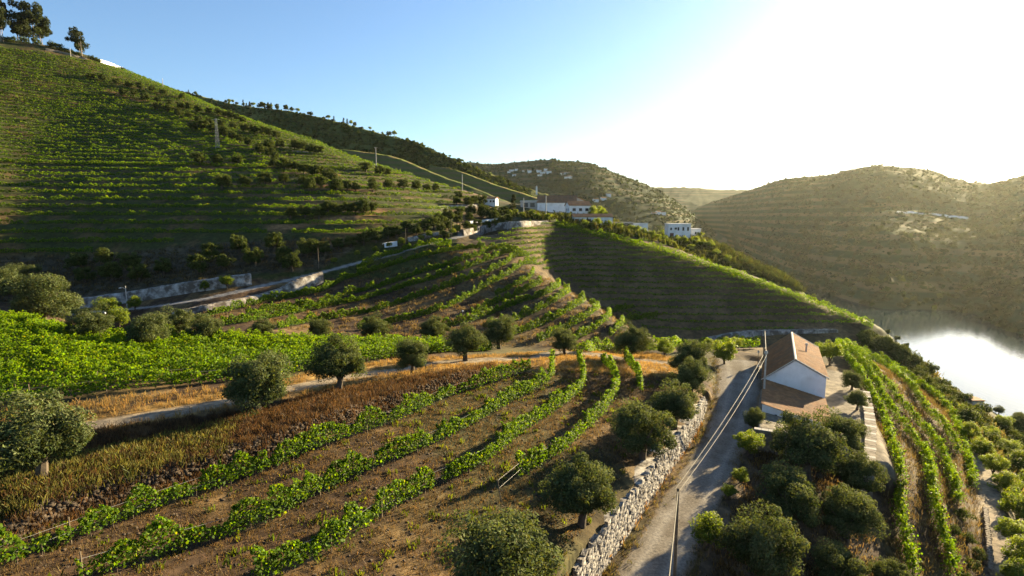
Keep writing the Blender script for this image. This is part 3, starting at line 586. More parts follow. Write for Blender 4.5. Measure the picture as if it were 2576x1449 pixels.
make_kind('olive_far', 4, lambda i: (crown('crown', blob_clumps(36, .39, .38, .38, .48, 31+i), 90, .07, .6, (.030, .044, .013), (.078, .098, .030), .15, .4, 70+i), trunk_mesh('trunk', .2, .055, 3, .3, .6, 20+i)))
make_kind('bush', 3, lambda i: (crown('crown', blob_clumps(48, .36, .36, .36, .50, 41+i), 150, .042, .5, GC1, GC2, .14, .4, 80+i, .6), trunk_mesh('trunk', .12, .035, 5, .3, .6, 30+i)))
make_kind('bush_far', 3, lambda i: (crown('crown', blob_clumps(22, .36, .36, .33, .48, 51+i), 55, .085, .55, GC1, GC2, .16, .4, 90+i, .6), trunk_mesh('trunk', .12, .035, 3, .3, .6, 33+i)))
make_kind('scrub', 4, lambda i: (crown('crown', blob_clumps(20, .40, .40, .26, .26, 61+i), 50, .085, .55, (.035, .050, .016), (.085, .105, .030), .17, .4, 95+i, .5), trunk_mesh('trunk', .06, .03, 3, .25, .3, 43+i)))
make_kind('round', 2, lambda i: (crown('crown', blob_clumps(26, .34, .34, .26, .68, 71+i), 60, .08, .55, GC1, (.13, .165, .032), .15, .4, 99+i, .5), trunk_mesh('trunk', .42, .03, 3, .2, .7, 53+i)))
def euc_clumps(s):
    r = np.random.default_rng(s); out = []
    for k in range(3):
        x, y = r.normal(size=2)*.11
        for j in range(12): z = .32+.62*r.random(); w = .16*(1-abs(z-.6))*1.2; out.append((x+r.normal()*w, y+r.normal()*w, z))
    return np.array(out)
def euc_trunk(s):
    r = random.Random(s); b = MB()
    for k in range(3):
        x, y = (r.random()-.5)*.2, (r.random()-.5)*.2; b.tube([(x, y, -.05), (x+.02, y, .35), (x+(r.random()-.5)*.12, y, .85)], [.016, .011, .004], 6)
    return b.mesh('trunk')
make_kind('euc', 3, lambda i: (crown('crown', euc_clumps(5+i), 170, .044, .7, (.020, .028, .013), (.045, .055, .022), .115, .4, 120+i), euc_trunk(i)))
def cone_clumps(s):
    r = np.random.default_rng(s); z = r.random(46)**1.3; a = r.random(46)*6.283; rad = (1-z)*.30*(.6+.4*r.random(46)); return np.stack([np.cos(a)*rad, np.sin(a)*rad, .12+z*.82], 1)
make_kind('conifer', 2, lambda i: (crown('crown', cone_clumps(9+i), 55, .05, .5, (.020, .026, .010), (.045, .05, .018), .10, .4, 130+i), trunk_mesh('trunk', .15, .03, 3, .1, .5, 63+i)))
KMAT = {'olive': ('olive', 'bark'), 'olive_far': ('olive', 'bark'), 'bush': ('vine', 'bark'), 'bush_far': ('vine', 'bark'), 'scrub': ('olive', 'bark'), 'round': ('vine', 'bark'), 'euc': ('olive', 'palebark'), 'conifer': ('olive', 'bark')}
_tc = [0]
def put_tree(kind, base, width, name, label, cat, group=None, sz=1.0, parts=True):
    i = _tc[0]; _tc[0] += 1; cm, tm = KIND[kind][i % len(KIND[kind])]; a, b_ = KMAT[kind]
    rz = random.random()*6.283
    o = empty(name, base, rz); o.scale = (width, width*(.92+.16*random.random()), width*sz*(.93+.14*random.random()))
    link('crown', cm, M[a], o); link('trunk', tm, M[b_], o)
    return tag(o, label, cat, group)
HT = {'olive': .50, 'olive_far': .48, 'bush': .48, 'bush_far': .48, 'scrub': .28, 'round': .68, 'euc': .5, 'conifer': .5}
def tree_px(kind, cx, cy, w, name, label, cat, group=None, ymin=14, sz=1.0):
    B = hit(cx, cy+HT[kind]*w*sz, ymin)[0]; dep = B[1]*CT-B[2]*ST
    return put_tree(kind, (B[0], B[1], B[2]-.05), w*dep/F, name, label, cat, group, sz)

# ------------------------------------------------------------------ vine rows
def row_thing(line, label, group, dens, size, seed, posts=0, stems=False, name='vine_row', **kw):
    line = on_ground(line); o0 = line[0].copy(); o = empty(name, o0); loc = line-o0
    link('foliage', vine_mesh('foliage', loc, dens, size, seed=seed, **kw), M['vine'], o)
    rs = resample(loc, .3); d = np.r_[0, np.cumsum(np.linalg.norm(np.diff(rs, axis=0), axis=1))]
    if stems:
        b = MB(); s = .5
        while s < d[-1]:
            p = [np.interp(s, d, rs[:, k]) for k in range(3)]; j = (random.random()-.5)*.12
            b.tube([(p[0], p[1], p[2]-.1), (p[0]+j, p[1]+.03, p[2]+.4), (p[0]+j*.5, p[1], p[2]+.85)], [.035, .028, .02], 5); s += 1.15+.25*random.random()
        tag(b.build('vine_stems', M['bark'], o), kind='stuff')
    if posts:
        s = .2
        while s < d[-1]:
            p = [np.interp(s, d, rs[:, k]) for k in range(3)]; b = MB(); j = (random.random()-.5)*.1
            b.tube([(0, 0, -.3), (j, 0, 1.55+.2*random.random())], [.045, .04], 5); q = b.build('post', M['wood'], o); q.location = p; s += posts*(.9+.2*random.random())
        if posts < 7:
            b = MB()
            for hz in (.75, 1.35): b.tube([(x, y, z+hz) for x, y, z in resample(loc, 3.0)], .007, 3, False)
            b.build('wire', M['metal'], o)
    return tag(o, label, 'vine row', group)
FGL = ['leafy vine row running along the foot of the brown dry stone bank', 'long vine row second below the brown stone bank, ending on the dry grass', 'vine row third below the stone bank, with one bulky vine in its lower half',
       'broken vine row with a gap, beside the bare soil above the roadside olives', 'short curved vine row by the gravel lane where the dry grass turns']
for i, r_ in enumerate(rowsFG): row_thing(r_, FGL[i], None, 420, .16, 10+i, 4.5, True, gap=.30, h0=.35, h1=2.1, wid=.17, shoots=.26)
for i, r_ in enumerate(rowsB): row_thing(r_, 'vine row on the curved terraces of the spur below the upper road', 'vine rows on the curved spur terraces', 210, .25, 40+i, 0, True, gap=.06, h0=.2, h1=2.0, wid=.22, yellow=.1)
RL = ['vine row directly below the stone capped wall right of the house', 'vine row second from the stone capped wall on the river slope', 'middle vine row of the river slope, ending above the grassy bank', 'short vine row above the lowest one on the river slope', 'lowest vine row of the river slope, edging the dirt path']
for i, r_ in enumerate(rowsR): row_thing(r_, RL[i], None, 330, .17, 60+i, 5, True, gap=.27, h0=.4, h1=2.1, wid=.34, shoots=.28)
# bright field above the track: rows parallel to its lower edge
f0 = hit(*smooth_poly([(-140, 1022), (100, 1012), (300, 985), (560, 962), (760, 935), (960, 906), (1090, 890), (1230, 884)], 40).T)
f1 = hit(*smooth_poly([(-140, 800), (0, 806), (150, 838), (300, 856), (420, 862), (600, 868), (900, 872), (1240, 878)], 40).T); n_ = min(len(f0), len(f1)); f0, f1 = f0[:n_], f1[:n_]
for k, v in enumerate(np.linspace(0, 1, 19)):
    ln = f0*(1-v)+f1*v; ln = ln[:int(len(ln)*(1 if v < .45 else 1-.25*(v-.45)))]
    row_thing(ln, 'close set vine row in the bright green field above the dirt track', 'vine rows of the bright field', 150, .205, 100+k, 6 if k < 2 else 0, False, gap=.06, h0=.25, h1=1.95, wid=.36, shoots=.14, yellow=.05)
# left hill: contour rows
polyD = [(-320, 650), (60, 645), (300, 632), (560, 596), (640, 590), (700, 585), (900, 600), (1040, 590), (1140, 560), (1215, 500), (1150, 470), (1000, 425), (800, 352), (600, 284), (450, 224), (300, 172), (215, 152), (100, 128), (-320, 100)]
rowsD = contours(list(np.arange(-16, 22, 2.7))+list(np.arange(22.5, 150, 2.35)), R(-48), R(2), 140, 660, polyD)
rowsD = [r_ for r_ in rowsD if np.linalg.norm(np.diff(r_[:, :2], axis=0), axis=1).sum() > 12]
DB = ((2, 'lowest contour vine row of the tall hill, below the close olive line'), (22, 'contour vine row of the tall hill between close olive line and brown path'), (52, 'contour vine row of the tall hill between brown path and lattice pylon'), (95, 'contour vine row of the tall hill among the middle olive lines'), (999, 'contour vine row high on the tall hill below the eucalyptus'))
for i, r_ in enumerate(rowsD):
    dist = np.hypot(r_[:, 0], r_[:, 1]).mean(); sz = .30 if dist < 230 else .42; lb = next(l for z_, l in DB if r_[:, 2].mean() < z_)
    row_thing(r_, lb, lb.replace('vine row', 'vine rows'), 60 if dist < 230 else 30, sz, 200+i, 0, False, gap=.22, h0=.2, h1=1.6, wid=.25, shoots=.16, yellow=.12)
polyC = [(1190, 602), (1300, 575), (1395, 545), (1500, 572), (1600, 595), (1700, 622), (1850, 672), (2000, 728), (2130, 780), (2215, 810), (2130, 826), (1950, 832), (1800, 842), (1640, 838), (1560, 800), (1480, 740), (1380, 690), (1260, 630)]
rowsC = contours(np.arange(-42, -2, 1.5), R(-8), R(36), 150, 240, polyC)
for i, r_ in enumerate(rowsC): row_thing(r_, 'vine row along the shaded round hill behind the white house', 'vine rows of the shaded round hill', 30, .28, 400+i, 0, False, gap=.2, h0=.1, h1=1.0, wid=.16, yellow=.1)
for dy, lb in ((2, 'vine row on the very crest of the shaded round hill'), (10, 'vine row just below the crest of the shaded round hill')):
    row_thing(hit(*smooth_poly([(1400, 560+dy), (1500, 588+dy), (1600, 611+dy), (1700, 639+dy), (1850, 689+dy), (2000, 744+dy), (2130, 794+dy), (2195, 818+dy)], 60).T, ymin=140), lb, None, 45, .34, 460+dy, 0, False, gap=.2, h0=.2, h1=2.0, wid=.5, shoots=.2)
for k, ln in enumerate(([(1440, 888), (1560, 884), (1700, 884), (1800, 880), (1910, 876)], [(1480, 876), (1600, 872), (1720, 870), (1820, 866), (1912, 862)])):
    row_thing(hit(*smooth_poly(ln, 40).T), ('vine row edging the dry grass behind the lane bend', 'vine row at the gully edge behind the lane bend')[k], None, 110, .26, 480+k, 0, True, gap=.2, h0=.3, h1=1.9, wid=.35, yellow=.12)
# ------------------------------------------------------------------ walls
def wall_thing(key, thick, mat, name, label, cap=None):
    B, hgt = WALLS[key]; o = empty(name, B[0]); T = np.gradient(B[:, :2], axis=0); T /= np.linalg.norm(T, axis=1)[:, None]; Nn = np.stack([T[:, 1], -T[:, 0]], 1)
    line = resample(np.c_[B, hgt, Nn], .6); n = len(line); rows = 7; V = []
    for k in range(rows):
        f = k/(rows-1); z = line[:, 2]-1.2*(k == 0)+line[:, 3]*f+(.06*(noise(np.arange(n)*.9, np.zeros(n), 4)-.5)*4 if k == rows-1 else 0)
        off = .45+.16*(noise(np.arange(n)*.7, np.full(n, k*1.3), 8)-.5)-.25*f
        V.append(np.c_[line[:, 0]+line[:, 4]*off, line[:, 1]+line[:, 5]*off, z])
    zt = V[-1][:, 2]
    for dz in (0, -1.5-line[:, 3]): V.append(np.c_[line[:, 0]-line[:, 4]*(thick+.8), line[:, 1]-line[:, 5]*(thick+.8), zt+dz+.02])
    V = np.array(V)-B[0]; m = len(V); I = np.arange(m*n).reshape(m, n); f = np.stack([I[:-1, :-1], I[:-1, 1:], I[1:, 1:], I[1:, :-1]], -1).reshape(-1, 4)
    link('masonry', mesh_np('masonry', V.reshape(-1, 3), f), M[mat], o)
    if cap:
        b = MB(); Q = [(line[i, 0]-B[0, 0]-line[i, 4]*.15, line[i, 1]-B[0, 1]-line[i, 5]*.15, zt[i]-B[0, 2]+.05) for i in range(0, n, 2)]
        for p, q in zip(Q[:-1], Q[1:]):
            d_ = Vector(q)-Vector(p); mm = Matrix.Rotation(math.atan2(d_.y, d_.x), 4, 'Z'); b.box((Vector(p)+Vector(q))/2, (d_.length*.98, .42, .13), mm)
        b.build('coping', M[cap], o)
    return tag(o, label, 'wall')
wall_thing('up', .5, 'stucco', 'retaining_wall', 'stained whitewashed retaining wall on the uphill side of the upper road')
wall_thing('low', .5, 'stucco', 'retaining_wall', 'streaked white retaining wall holding the upper road above the spur vines', 'stone')
wall_thing('est', .5, 'stucco', 'retaining_wall', 'grey white curved wall carrying the road up to the winery', 'stone')
wall_thing('rs1', .4, 'plaster', 'roadside_wall', 'short white roadside wall end catching the sun beside round trees')
wall_thing('rs2', .4, 'stucco', 'roadside_wall', 'low pale wall along the uphill edge of the climbing road')
wall_thing('low2', .4, 'stucco', 'terrace_wall', 'long low pale wall at the foot of the shaded hill behind the house')
wall_thing('hill1', .4, 'stucco', 'terrace_wall', 'white terrace wall left of the small white cottage')
wall_thing('hill2', .4, 'plaster', 'terrace_wall', 'bright white wall at the bend below the cottage')
wall_thing('top1', .5, 'stone', 'terrace_wall', 'thin pale stone wall near the hilltop below the eucalyptus')
wall_thing('top2', .5, 'plaster', 'terrace_wall', 'bright sunlit white wall on the ridge of the tall hill')
wall_thing('mid', .5, 'stone', 'terrace_wall', 'short pale stone wall among the hillside olives')
def stone_mesh(seed, name='stone'):
    r = random.Random(seed); b = MB(); V = []
    for i in (-1, 1):
        for j in (-1, 1):
            for k in (-1, 1): V.append((i*.5*(.75+.3*r.random()), j*.5*(.75+.3*r.random()), k*.5*(.75+.3*r.random())))
    b.add(V+[(0, -.62, 0)], [(0, 1, 3, 2), (4, 6, 7, 5), (2, 3, 7, 6), (0, 2, 6, 4), (1, 5, 7, 3), (0, 4, 8), (4, 5, 8), (5, 1, 8), (1, 0, 8)])
    return b.mesh(name)
STW = [stone_mesh(i) for i in range(7)]; STN = [stone_mesh(20+i) for i in range(5)]
for s_ in STW: s_.materials.append(M['whitestone'])
for s_ in STN: s_.materials.append(M['stone'])
# rubble wall left of the lane: backing masonry and single stones
T = np.gradient(road[:, :2], axis=0); T /= np.linalg.norm(T, axis=1)[:, None]; Nn = np.stack([T[:, 1], -T[:, 0]], 1)
wl = np.interp(rl/rl[-1], [0, .3, .55, .63, .68, 1], [2.4, 2.3, 1.7, 1.1, .0, .0])
e = (wl > .25) & (rl > 1.0); base = np.c_[road[e, :2]-Nn[e]*(rhw[e]+.85)[:, None], road[e, 2]+.05, wl[e], Nn[e]]; base = resample(base, .5); o = empty('rubble_wall', base[0, :3])
nb = len(base); V = []
for k, f_ in enumerate(np.linspace(0, 1, 8)):
    off = .15-.45*f_+.1*(noise(np.arange(nb)*.8, np.full(nb, k*1.7), 2)-.5)
    V.append(np.c_[base[:, 0]+base[:, 4]*off, base[:, 1]+base[:, 5]*off, base[:, 2]-.4*(k == 0)+(base[:, 3]+.06+.3*(noise(np.arange(nb)*.5, np.zeros(nb), 6)-.5)*(f_ > .9))*f_])
V.append(np.c_[base[:, 0]-base[:, 4]*1.6, base[:, 1]-base[:, 5]*1.6, V[-1][:, 2]-.1])
V = np.array(V)-base[0, :3]; I = np.arange(V.shape[0]*nb).reshape(V.shape[0], nb); f = np.stack([I[:-1, :-1], I[:-1, 1:], I[1:, 1:], I[1:, :-1]], -1).reshape(-1, 4)
link('masonry', mesh_np('masonry', V.reshape(-1, 3), f), M['whitestone'], o)
cnt = 0; s_ = 0.; bl = np.r_[0, np.cumsum(np.linalg.norm(np.diff(base[:, :2], axis=0), axis=1))]; rest = MB()
while s_ < bl[-1]:
    q = [np.interp(s_, bl, base[:, k]) for k in range(6)]; hh = .02
    while hh < q[3]-.05:
        h_ = .16+.30*random.random()**1.5; w_ = h_*(1.1+.9*random.random()); ff = (hh+h_/2)/max(q[3], .5); off = .15-.45*ff; t_ = (random.random()-.5)*.3
        L_ = Vector((q[0]+q[4]*off-q[5]*t_-base[0, 0], q[1]+q[5]*off+q[4]*t_-base[0, 1], q[2]+hh+h_/2-base[0, 2])); S_ = (w_*1.12, .26+.14*random.random(), h_*1.15)
        E_ = ((random.random()-.5)*.35, (random.random()-.5)*.5, math.atan2(q[4], -q[5])+(random.random()-.5)*.3); me = random.choice(STW)
        if random.random() < .94:
            if cnt < 290: st = link('stone', me, None, o); st.location = L_; st.scale = S_; st.rotation_euler = E_; cnt += 1
            else:
                from mathutils import Euler
                m4 = Matrix.LocRotScale(L_, Euler(E_), Vector(S_)); rest.add([m4 @ v.co for v in me.vertices], [tuple(p.vertices) for p in me.polygons])
        hh += h_*.97
    s_ += .36
if rest.v: tag(rest.build('far_stones', M['whitestone'], o), kind='stuff')
tag(o, 'whitewashed rubble stone retaining wall left of the gravel lane', 'wall')
# dry stone bank below the track (loose brown stones, joined)
def stones_joined(P, smin, smax, name, mat, parent=None, seed=0):
    r = np.random.default_rng(seed); n = len(P); V8 = np.array([(i, j, k) for i in (-1, 1) for j in (-1, 1) for k in (-1, 1)])*.5
    s = smin+(smax-smin)*r.random((n, 1, 1)); V = V8[None]*s*(.6+.6*r.random((n, 8, 3)))*np.array((1.2, .9, .6)); a = r.random(n)*6.28
    c, sn = np.cos(a)[:, None], np.sin(a)[:, None]; V = np.stack([V[..., 0]*c-V[..., 1]*sn, V[..., 0]*sn+V[..., 1]*c, V[..., 2]], -1)+P[:, None]
    f6 = np.array([(0, 1, 3, 2), (4, 6, 7, 5), (0, 4, 5, 1), (2, 3, 7, 6), (0, 2, 6, 4), (1, 5, 7, 3)]); f = (f6[None]+8*np.arange(n)[:, None, None]).reshape(-1, 4)
    return link(name, mesh_np(name, V.reshape(-1, 3), f), mat, parent)
rb = np.random.default_rng(3); bs = resample(bankl, .1); k = rb.integers(4, len(bs)-8, 2200); P = bs[k]+np.c_[rb.normal(size=(2200, 2))*.25, np.zeros(2200)]
Tb = np.gradient(bs[:, :2], axis=0); Tb /= np.linalg.norm(Tb, axis=1)[:, None]; u_ = rb.random(2200)*1.3; P[:, 0] += -Tb[k, 1]*u_*.75; P[:, 1] += Tb[k, 0]*u_*.75; P = on_ground(P, .05)
tag(stones_joined(P, .15, .34, 'dry_stone_bank', M['bankstone'], None, 5), 'brown dry stone bank overgrown with dead weeds below the dirt track', 'stone bank', kind='stuff')

# ------------------------------------------------------------------ white house
ho = empty('white_house', (HO[0], HO[1], -25.0), -HYAW); HW, HL, ZR, ZL, ZE = 3.7, 19.0, 6.05, 3.05, 4.1
b = MB(); b.prism([Vector((-HW, 0, -.8)), Vector((HW, 0, -.8)), Vector((HW, 0, ZE-.12)), Vector((0, 0, ZR-.12)), Vector((-HW, 0, ZL-.12))], Vector((0, HL, 0))); b.build('wall', M['plaster'], ho)
b = MB(); b.prism([Vector((-HW, -11.2, -.8)), Vector((HW-.35, -11.2, -.8)), Vector((HW-.35, -11.2, 1.28)), Vector((-HW, -11.2, 2.92))], Vector((0, 11.19, 0))); b.build('annex_wall', M['plaster'], ho)
def tiled(name, x0, z0, x1, z1, y0, y1, parent, per=.26, th=.10):
    """sheet of barrel tiles: rounded ribs running down the slope, overlapping in courses"""
    ny = int((y1-y0)/per*6)+1; sl = math.hypot(x1-x0, z1-z0); nc = max(3, int(sl/.42)); ys = np.linspace(y0, y1, ny); V = []; nx, nzv = (z1-z0)/sl, -(x1-x0)/sl
    sg = 1 if nzv > 0 else -1; nx, nzv = nx*sg, nzv*sg
    rib = .06*np.abs(np.sin(math.pi*(ys-y0)/per)); wig = (noise(ys*3, np.zeros(ny), 3)-.5)*.05
    for c in range(nc):
        for e_, lift in ((0, .0), (.97, .03)):
            t = (c+e_)/nc; x, z = x0+(x1-x0)*t, z0+(z1-z0)*t; hgt = rib+lift+(noise(ys*2.1, np.full(ny, c*1.0), 9)-.5)*.03; V.append(np.stack([x+nx*hgt, ys+0*wig, z+nzv*hgt], 1))
    V.append(np.stack([np.full(ny, x1)+nx*-th, ys, np.full(ny, z1)+nzv*-th], 1))
    V = np.array(V); m = len(V); I = np.arange(m*ny).reshape(m, ny); f = np.stack([I[:-1, :-1], I[1:, :-1], I[1:, 1:], I[:-1, 1:]], -1).reshape(-1, 4)
    return link(name, mesh_np(name, V.reshape(-1, 3), f), M['tile'], parent)
rf = tiled('roof', 0, ZR, -HW-.3, ZL-.25, -.2, HL+.2, ho); tag(rf, 'shaded left roof slope of brown barrel tiles')
rf2 = tiled('roof', 0, ZR, HW+.3, ZE-.17, -.2, HL+.2, ho); tag(rf2, 'sunlit right roof slope of brown barrel tiles')
rf3 = tiled('annex_roof', -HW-.15, 3.0, HW+.1, 1.18, -11.4, -.03, ho); tag(rf3, 'single slope brown tiled roof of the low annex')
b = MB()
for y_ in np.arange(.0, HL, .45): pass
def cap_pieces(p, q, parent, w=.24, step=.45, name='ridge_tile'):
    p, q = Vector(p), Vector(q); d_ = q-p; n = int(d_.length/step); b = MB(); V = []
    for k in range(5): a = math.pi*k/4; V += [(0, math.cos(a)*w*.5, math.sin(a)*w*.42), (step*1.03, math.cos(a)*w*.44, math.sin(a)*w*.38+.015)]
    b.add(V, [(2*k, 2*k+1, 2*k+3, 2*k+2) for k in range(4)]+[(0, 2, 4, 6, 8), (9, 7, 5, 3, 1)]); me = b.mesh(name); me.materials.append(M['mortar'])
    rot = d_.to_track_quat('X', 'Z').to_euler()
    for i in range(n): o = link(name, me, None, parent); o.location = p+d_*(i/n); o.rotation_euler = rot
cap_pieces((0, -.2, ZR+.06), (0, HL+.2, ZR+.06), rf2, .34)
cap_pieces((.1, -.17, ZR+.02), (HW+.3, -.17, ZE-.10), rf2, .24, name='verge_tile'); cap_pieces((.1, HL+.17, ZR+.02), (HW+.3, HL+.17, ZE-.10), rf2, .24, name='verge_tile')
cap_pieces((-.1, -.17, ZR+.02), (-HW-.3, -.17, ZL-.18), rf, .2, name='verge_tile')
cap_pieces((-.2, -11.36, 2.12), (HW+.1, -11.36, 1.24), rf3, .22, name='verge_tile')
b = MB(); b.tube([(1.7, 9.5, 4.6), (1.7, 9.5, 6.25)], .11, 8); b.tube([(1.7, 9.5, 6.2), (1.7, 9.5, 6.5)], [.2, .16], 8); b.build('vent_pipe', M['metal'], ho)
b = MB(); b.box((-2.2, -11.215, 1.75), (.25, .05, .2)); b.build('vent_hole', M['dark'], ho)
b = MB(); b.box((HW+.02, 6, 1.05), (.06, 1.1, 2.1)); b.build('door', M['door'], ho)
for y_ in (2.5, 10.5, 15): b = MB(); b.box((HW+.02, y_, 1.9), (.06, .9, 1.0)); b.build('window', M['dark'], ho)
tag(ho, 'whitewashed house with brown tiled gable roof and a low lean-to annex', 'house')
def local_box(c, s, rz): return c, s
R4 = Matrix.Rotation(-HYAW, 4, 'Z')
def hw_(a, b_, z): p = HO+HV*a+HU*b_; return Vector((p[0], p[1], z))
# terrace edge in front of the annex
o = empty('patio_wall', hw_(-4.3, -17.5, -26.5)); o.rotation_euler = (0, 0, -HYAW)
b = MB(); b.box((3.1, 0, 1.2), (6.4, .5, 4.6)); b.build('masonry', M['stone'], o)
for k in range(9): b = MB(); b.box((.3+k*.7, -.02, 3.53+.02*random.random()-.11*k*.7*.0), (.67, .62, .1)); b.build('coping_stone', M['concrete'], o)
tag(o, 'stone terrace wall with pale coping in front of the annex patio', 'wall')
# flagstone capped wall between yard and vines
fl = [PZ(x, y, -24.75) for x, y in ((2176, 985), (2182, 1015), (2189, 1060), (2190, 1110), (2187, 1150), (2182, 1200))]; fl = resample(smooth_poly(fl, 40), .62); o = empty('flagstone_wall', fl[0])
for i in range(len(fl)-1):
    p, q = Vector(fl[i]), Vector(fl[i+1]); d_ = q-p; mm = Matrix.Rotation(math.atan2(d_.y, d_.x)+(random.random()-.5)*.12, 4, 'Z'); c = (p+q)/2-Vector(fl[0])
    b = MB(); b.box(c+Vector((0, 0, .02*random.random())), (d_.length*(.9+.06*random.random()), 1.0+.2*random.random(), .14), mm); b.build('flagstone', M['stone'] if i % 4 else M['concrete'], o)
b = MB()
for i in range(len(fl)-1):
    p, q = Vector(fl[i]), Vector(fl[i+1]); d_ = q-p; b.box((p+q)/2-Vector(fl[0])-Vector((0, 0, 1.2)), (d_.length*1.02, 1.05, 2.3), Matrix.Rotation(math.atan2(d_.y, d_.x), 4, 'Z'))
b.build('masonry', M['stone'], o); tag(o, 'low stone wall topped with pale flagstones between yard and river vines', 'wall')
# low wall by the dirt path
pl = hit(*smooth_poly([(2478, 1290), (2487, 1380), (2492, 1450)], 20).T); o = empty('path_wall', pl[0]); pl = resample(pl, .55)
for i in range(len(pl)-1):
    for kz in range(2):
        st = link('stone', random.choice(STN), None, o); st.location = Vector(pl[i]-pl[0])+Vector((0, 0, .15+.3*kz)); st.scale = (.5, .42, .34); st.rotation_euler = (0, 0, random.random()*3)
tag(o, 'short dry stone wall edging the dirt path', 'wall')

# ------------------------------------------------------------------ estate buildings
def building(name, label, l, r, pyb, Y, h, dep, yaw=0, roof='gable', wall='plaster', windows=(), doors=(), rh=None, over=.35, ridge='x', side_windows=(), fix=False):
    p = PY((l+r)/2, pyb, Y) if fix else hit((l+r)/2, pyb, 205)[0]; Y = p[1]
    if fix: p[2] = max(p[2], float(Hh(p[:1], p[1:2])[0]))
    Wd = (r-l)*Y/F; o = empty(name, p, yaw)
    b = MB()
    if roof == 'gable' and ridge == 'y': b.prism([Vector((-Wd/2, 0, -2)), Vector((Wd/2, 0, -2)), Vector((Wd/2, 0, h)), Vector((0, 0, h+rh)), Vector((-Wd/2, 0, h))], Vector((0, dep, 0)))
    elif roof == 'gable': b.prism([Vector((-Wd/2, 0, -2)), Vector((-Wd/2, 0, h)), Vector((-Wd/2, dep/2, h+rh)), Vector((-Wd/2, dep, h)), Vector((-Wd/2, dep, -2))], Vector((Wd, 0, 0)))
    else: b.box((0, dep/2, h/2-1), (Wd, dep, h+2))
    b.build('wall', M[wall], o)
    if roof == 'gable':
        b = MB(); t_ = Vector((0, 0, .22)); lift = Vector((0, 0, .03))
        if ridge == 'y':
            for s in (-1, 1):
                sl_ = rh/(Wd/2); b.prism([Vector((0, -over, h+rh))+lift, Vector((s*(Wd/2+over), -over, h-over*sl_))+lift, Vector((s*(Wd/2+over), -over, h-over*sl_))+lift+t_, Vector((0, -over, h+rh))+lift+t_], Vector((0, dep+2*over, 0)))
        else:
            for s in (0, 1):
                sl_ = rh/(dep/2); y_ = -over if s == 0 else dep+over; b.prism([Vector((-Wd/2-over, dep/2, h+rh))+lift, Vector((-Wd/2-over, y_, h-over*sl_))+lift, Vector((-Wd/2-over, y_, h-over*sl_))+lift+t_, Vector((-Wd/2-over, dep/2, h+rh))+lift+t_], Vector((Wd+2*over, 0, 0)))
        b.build('roof', M['tile'], o)
    elif roof == 'flat':
        b = MB(); b.box((0, dep/2, h+.12), (Wd+.5, dep+.5, .3)); b.build('cornice', M['plaster'], o)
    for (x, z, w_, hh) in windows: b = MB(); b.box((x*Wd, -.03, z), (w_, .1, hh)); wn = b.build('window', M['dark'], o); b = MB(); b.box((x*Wd, -.09, z-hh/2-.06), (w_+.2, .16, .1)); b.build('sill', M['concrete'], wn)
    for (y, z, w_, hh) in side_windows: b = MB(); b.box((-Wd/2-.03, y*dep, z), (.1, w_, hh)); b.build('window', M['dark'], o)
    for (x, w_, hh) in doors: b = MB(); b.box((x*Wd, -.03, hh/2), (w_, .1, hh)); b.build('door', M['door'], o)
    return tag(o, label, 'building')
building('winery_barn', 'long winery barn with a broad brown roof behind the pollarded trees', 1352, 1448, 545, 272, 5.0, 14, -.10, 'gable', 'plaster', [], [], 3.4, fix=True)
building('winery_hall', 'white winery hall with grey gable and dark roof rising behind the others', 1418, 1478, 541, 284, 6.0, 13, .05, 'gable', 'concrete', [], [], 2.8, ridge='y', fix=True)
building('winery_house', 'white winery building with three dark square windows under a red roof', 1432, 1486, 547, 246, 5.2, 9, .12, 'gable', 'plaster', [(-.28, 3.4, 1.4, 1.2), (.02, 3.4, 1.4, 1.2), (.32, 3.4, 1.4, 1.2)], [], 1.8, side_windows=[(.3, 3.4, 1.2, 1.1), (.7, 3.4, 1.2, 1.1)], fix=True)
building('winery_shed', 'open grey shed roofed flat beside the dark conifer', 1310, 1352, 524, 258, 3.4, 9, 0, 'flat', 'concrete', [(-.2, 1.6, 2.2, 2.0), (.2, 1.6, 2.2, 2.0)])
building('long_outbuilding', 'long low white outbuilding with a red tile roof below the winery', 1443, 1541, 565, 236, 3.0, 6, .04, 'gable', 'plaster', [(-.3, 1.6, .9, 1.2), (.22, 1.2, .8, .9), (.32, 1.2, .8, .9)], [(-.42, 1.6, 2.3), (-.1, 1.4, 2.2)], 1.1)
building('garden_wall', 'straight white garden wall topped by a clipped hedge', 1541, 1630, 571, 238, 1.7, .5, .02, 'box', fix=True)
building('manor_block', 'two storey white flat roofed block with a dark door among the trees', 1681, 1736, 602, 270, 8.2, 9, -.05, 'flat', 'plaster', [(-.38, 5.6, .9, 1.3), (-.17, 5.8, 1.3, 1.0), (-.05, 5.6, .9, 1.7), (.17, 5.6, 1.0, 1.9), (.38, 5.6, 1.0, 1.9)], [(-.34, 2.0, 3.4)])
building('manor_annex', 'sunlit lower wing attached at the river end of the white block', 1737, 1762, 598, 274, 5.4, 7, -.05, 'flat', 'plaster', [(0, 3.2, .8, 1.2)])
building('roadside_cottage', 'small white cottage with three windows on the green hillside', 1217, 1247, 517, 238, 3.2, 5, -.25, 'gable', 'plaster', [(-.25, 2.0, .8, .8), (.08, 2.0, .8, .8), (.33, 2.0, .8, .8)], [], .7, side_windows=[(.5, 1.9, .8, .8)])
building('ruined_store', 'roofless white ruin of pillars half hidden behind the hill vines', 1537, 1592, 618, 232, 3.4, 5, .05, 'box', 'stucco', [(-.3, 1.6, 1.2, 2.2), (0, 1.6, 1.6, 2.2), (.3, 1.6, 1.2, 2.2)], fix=True)
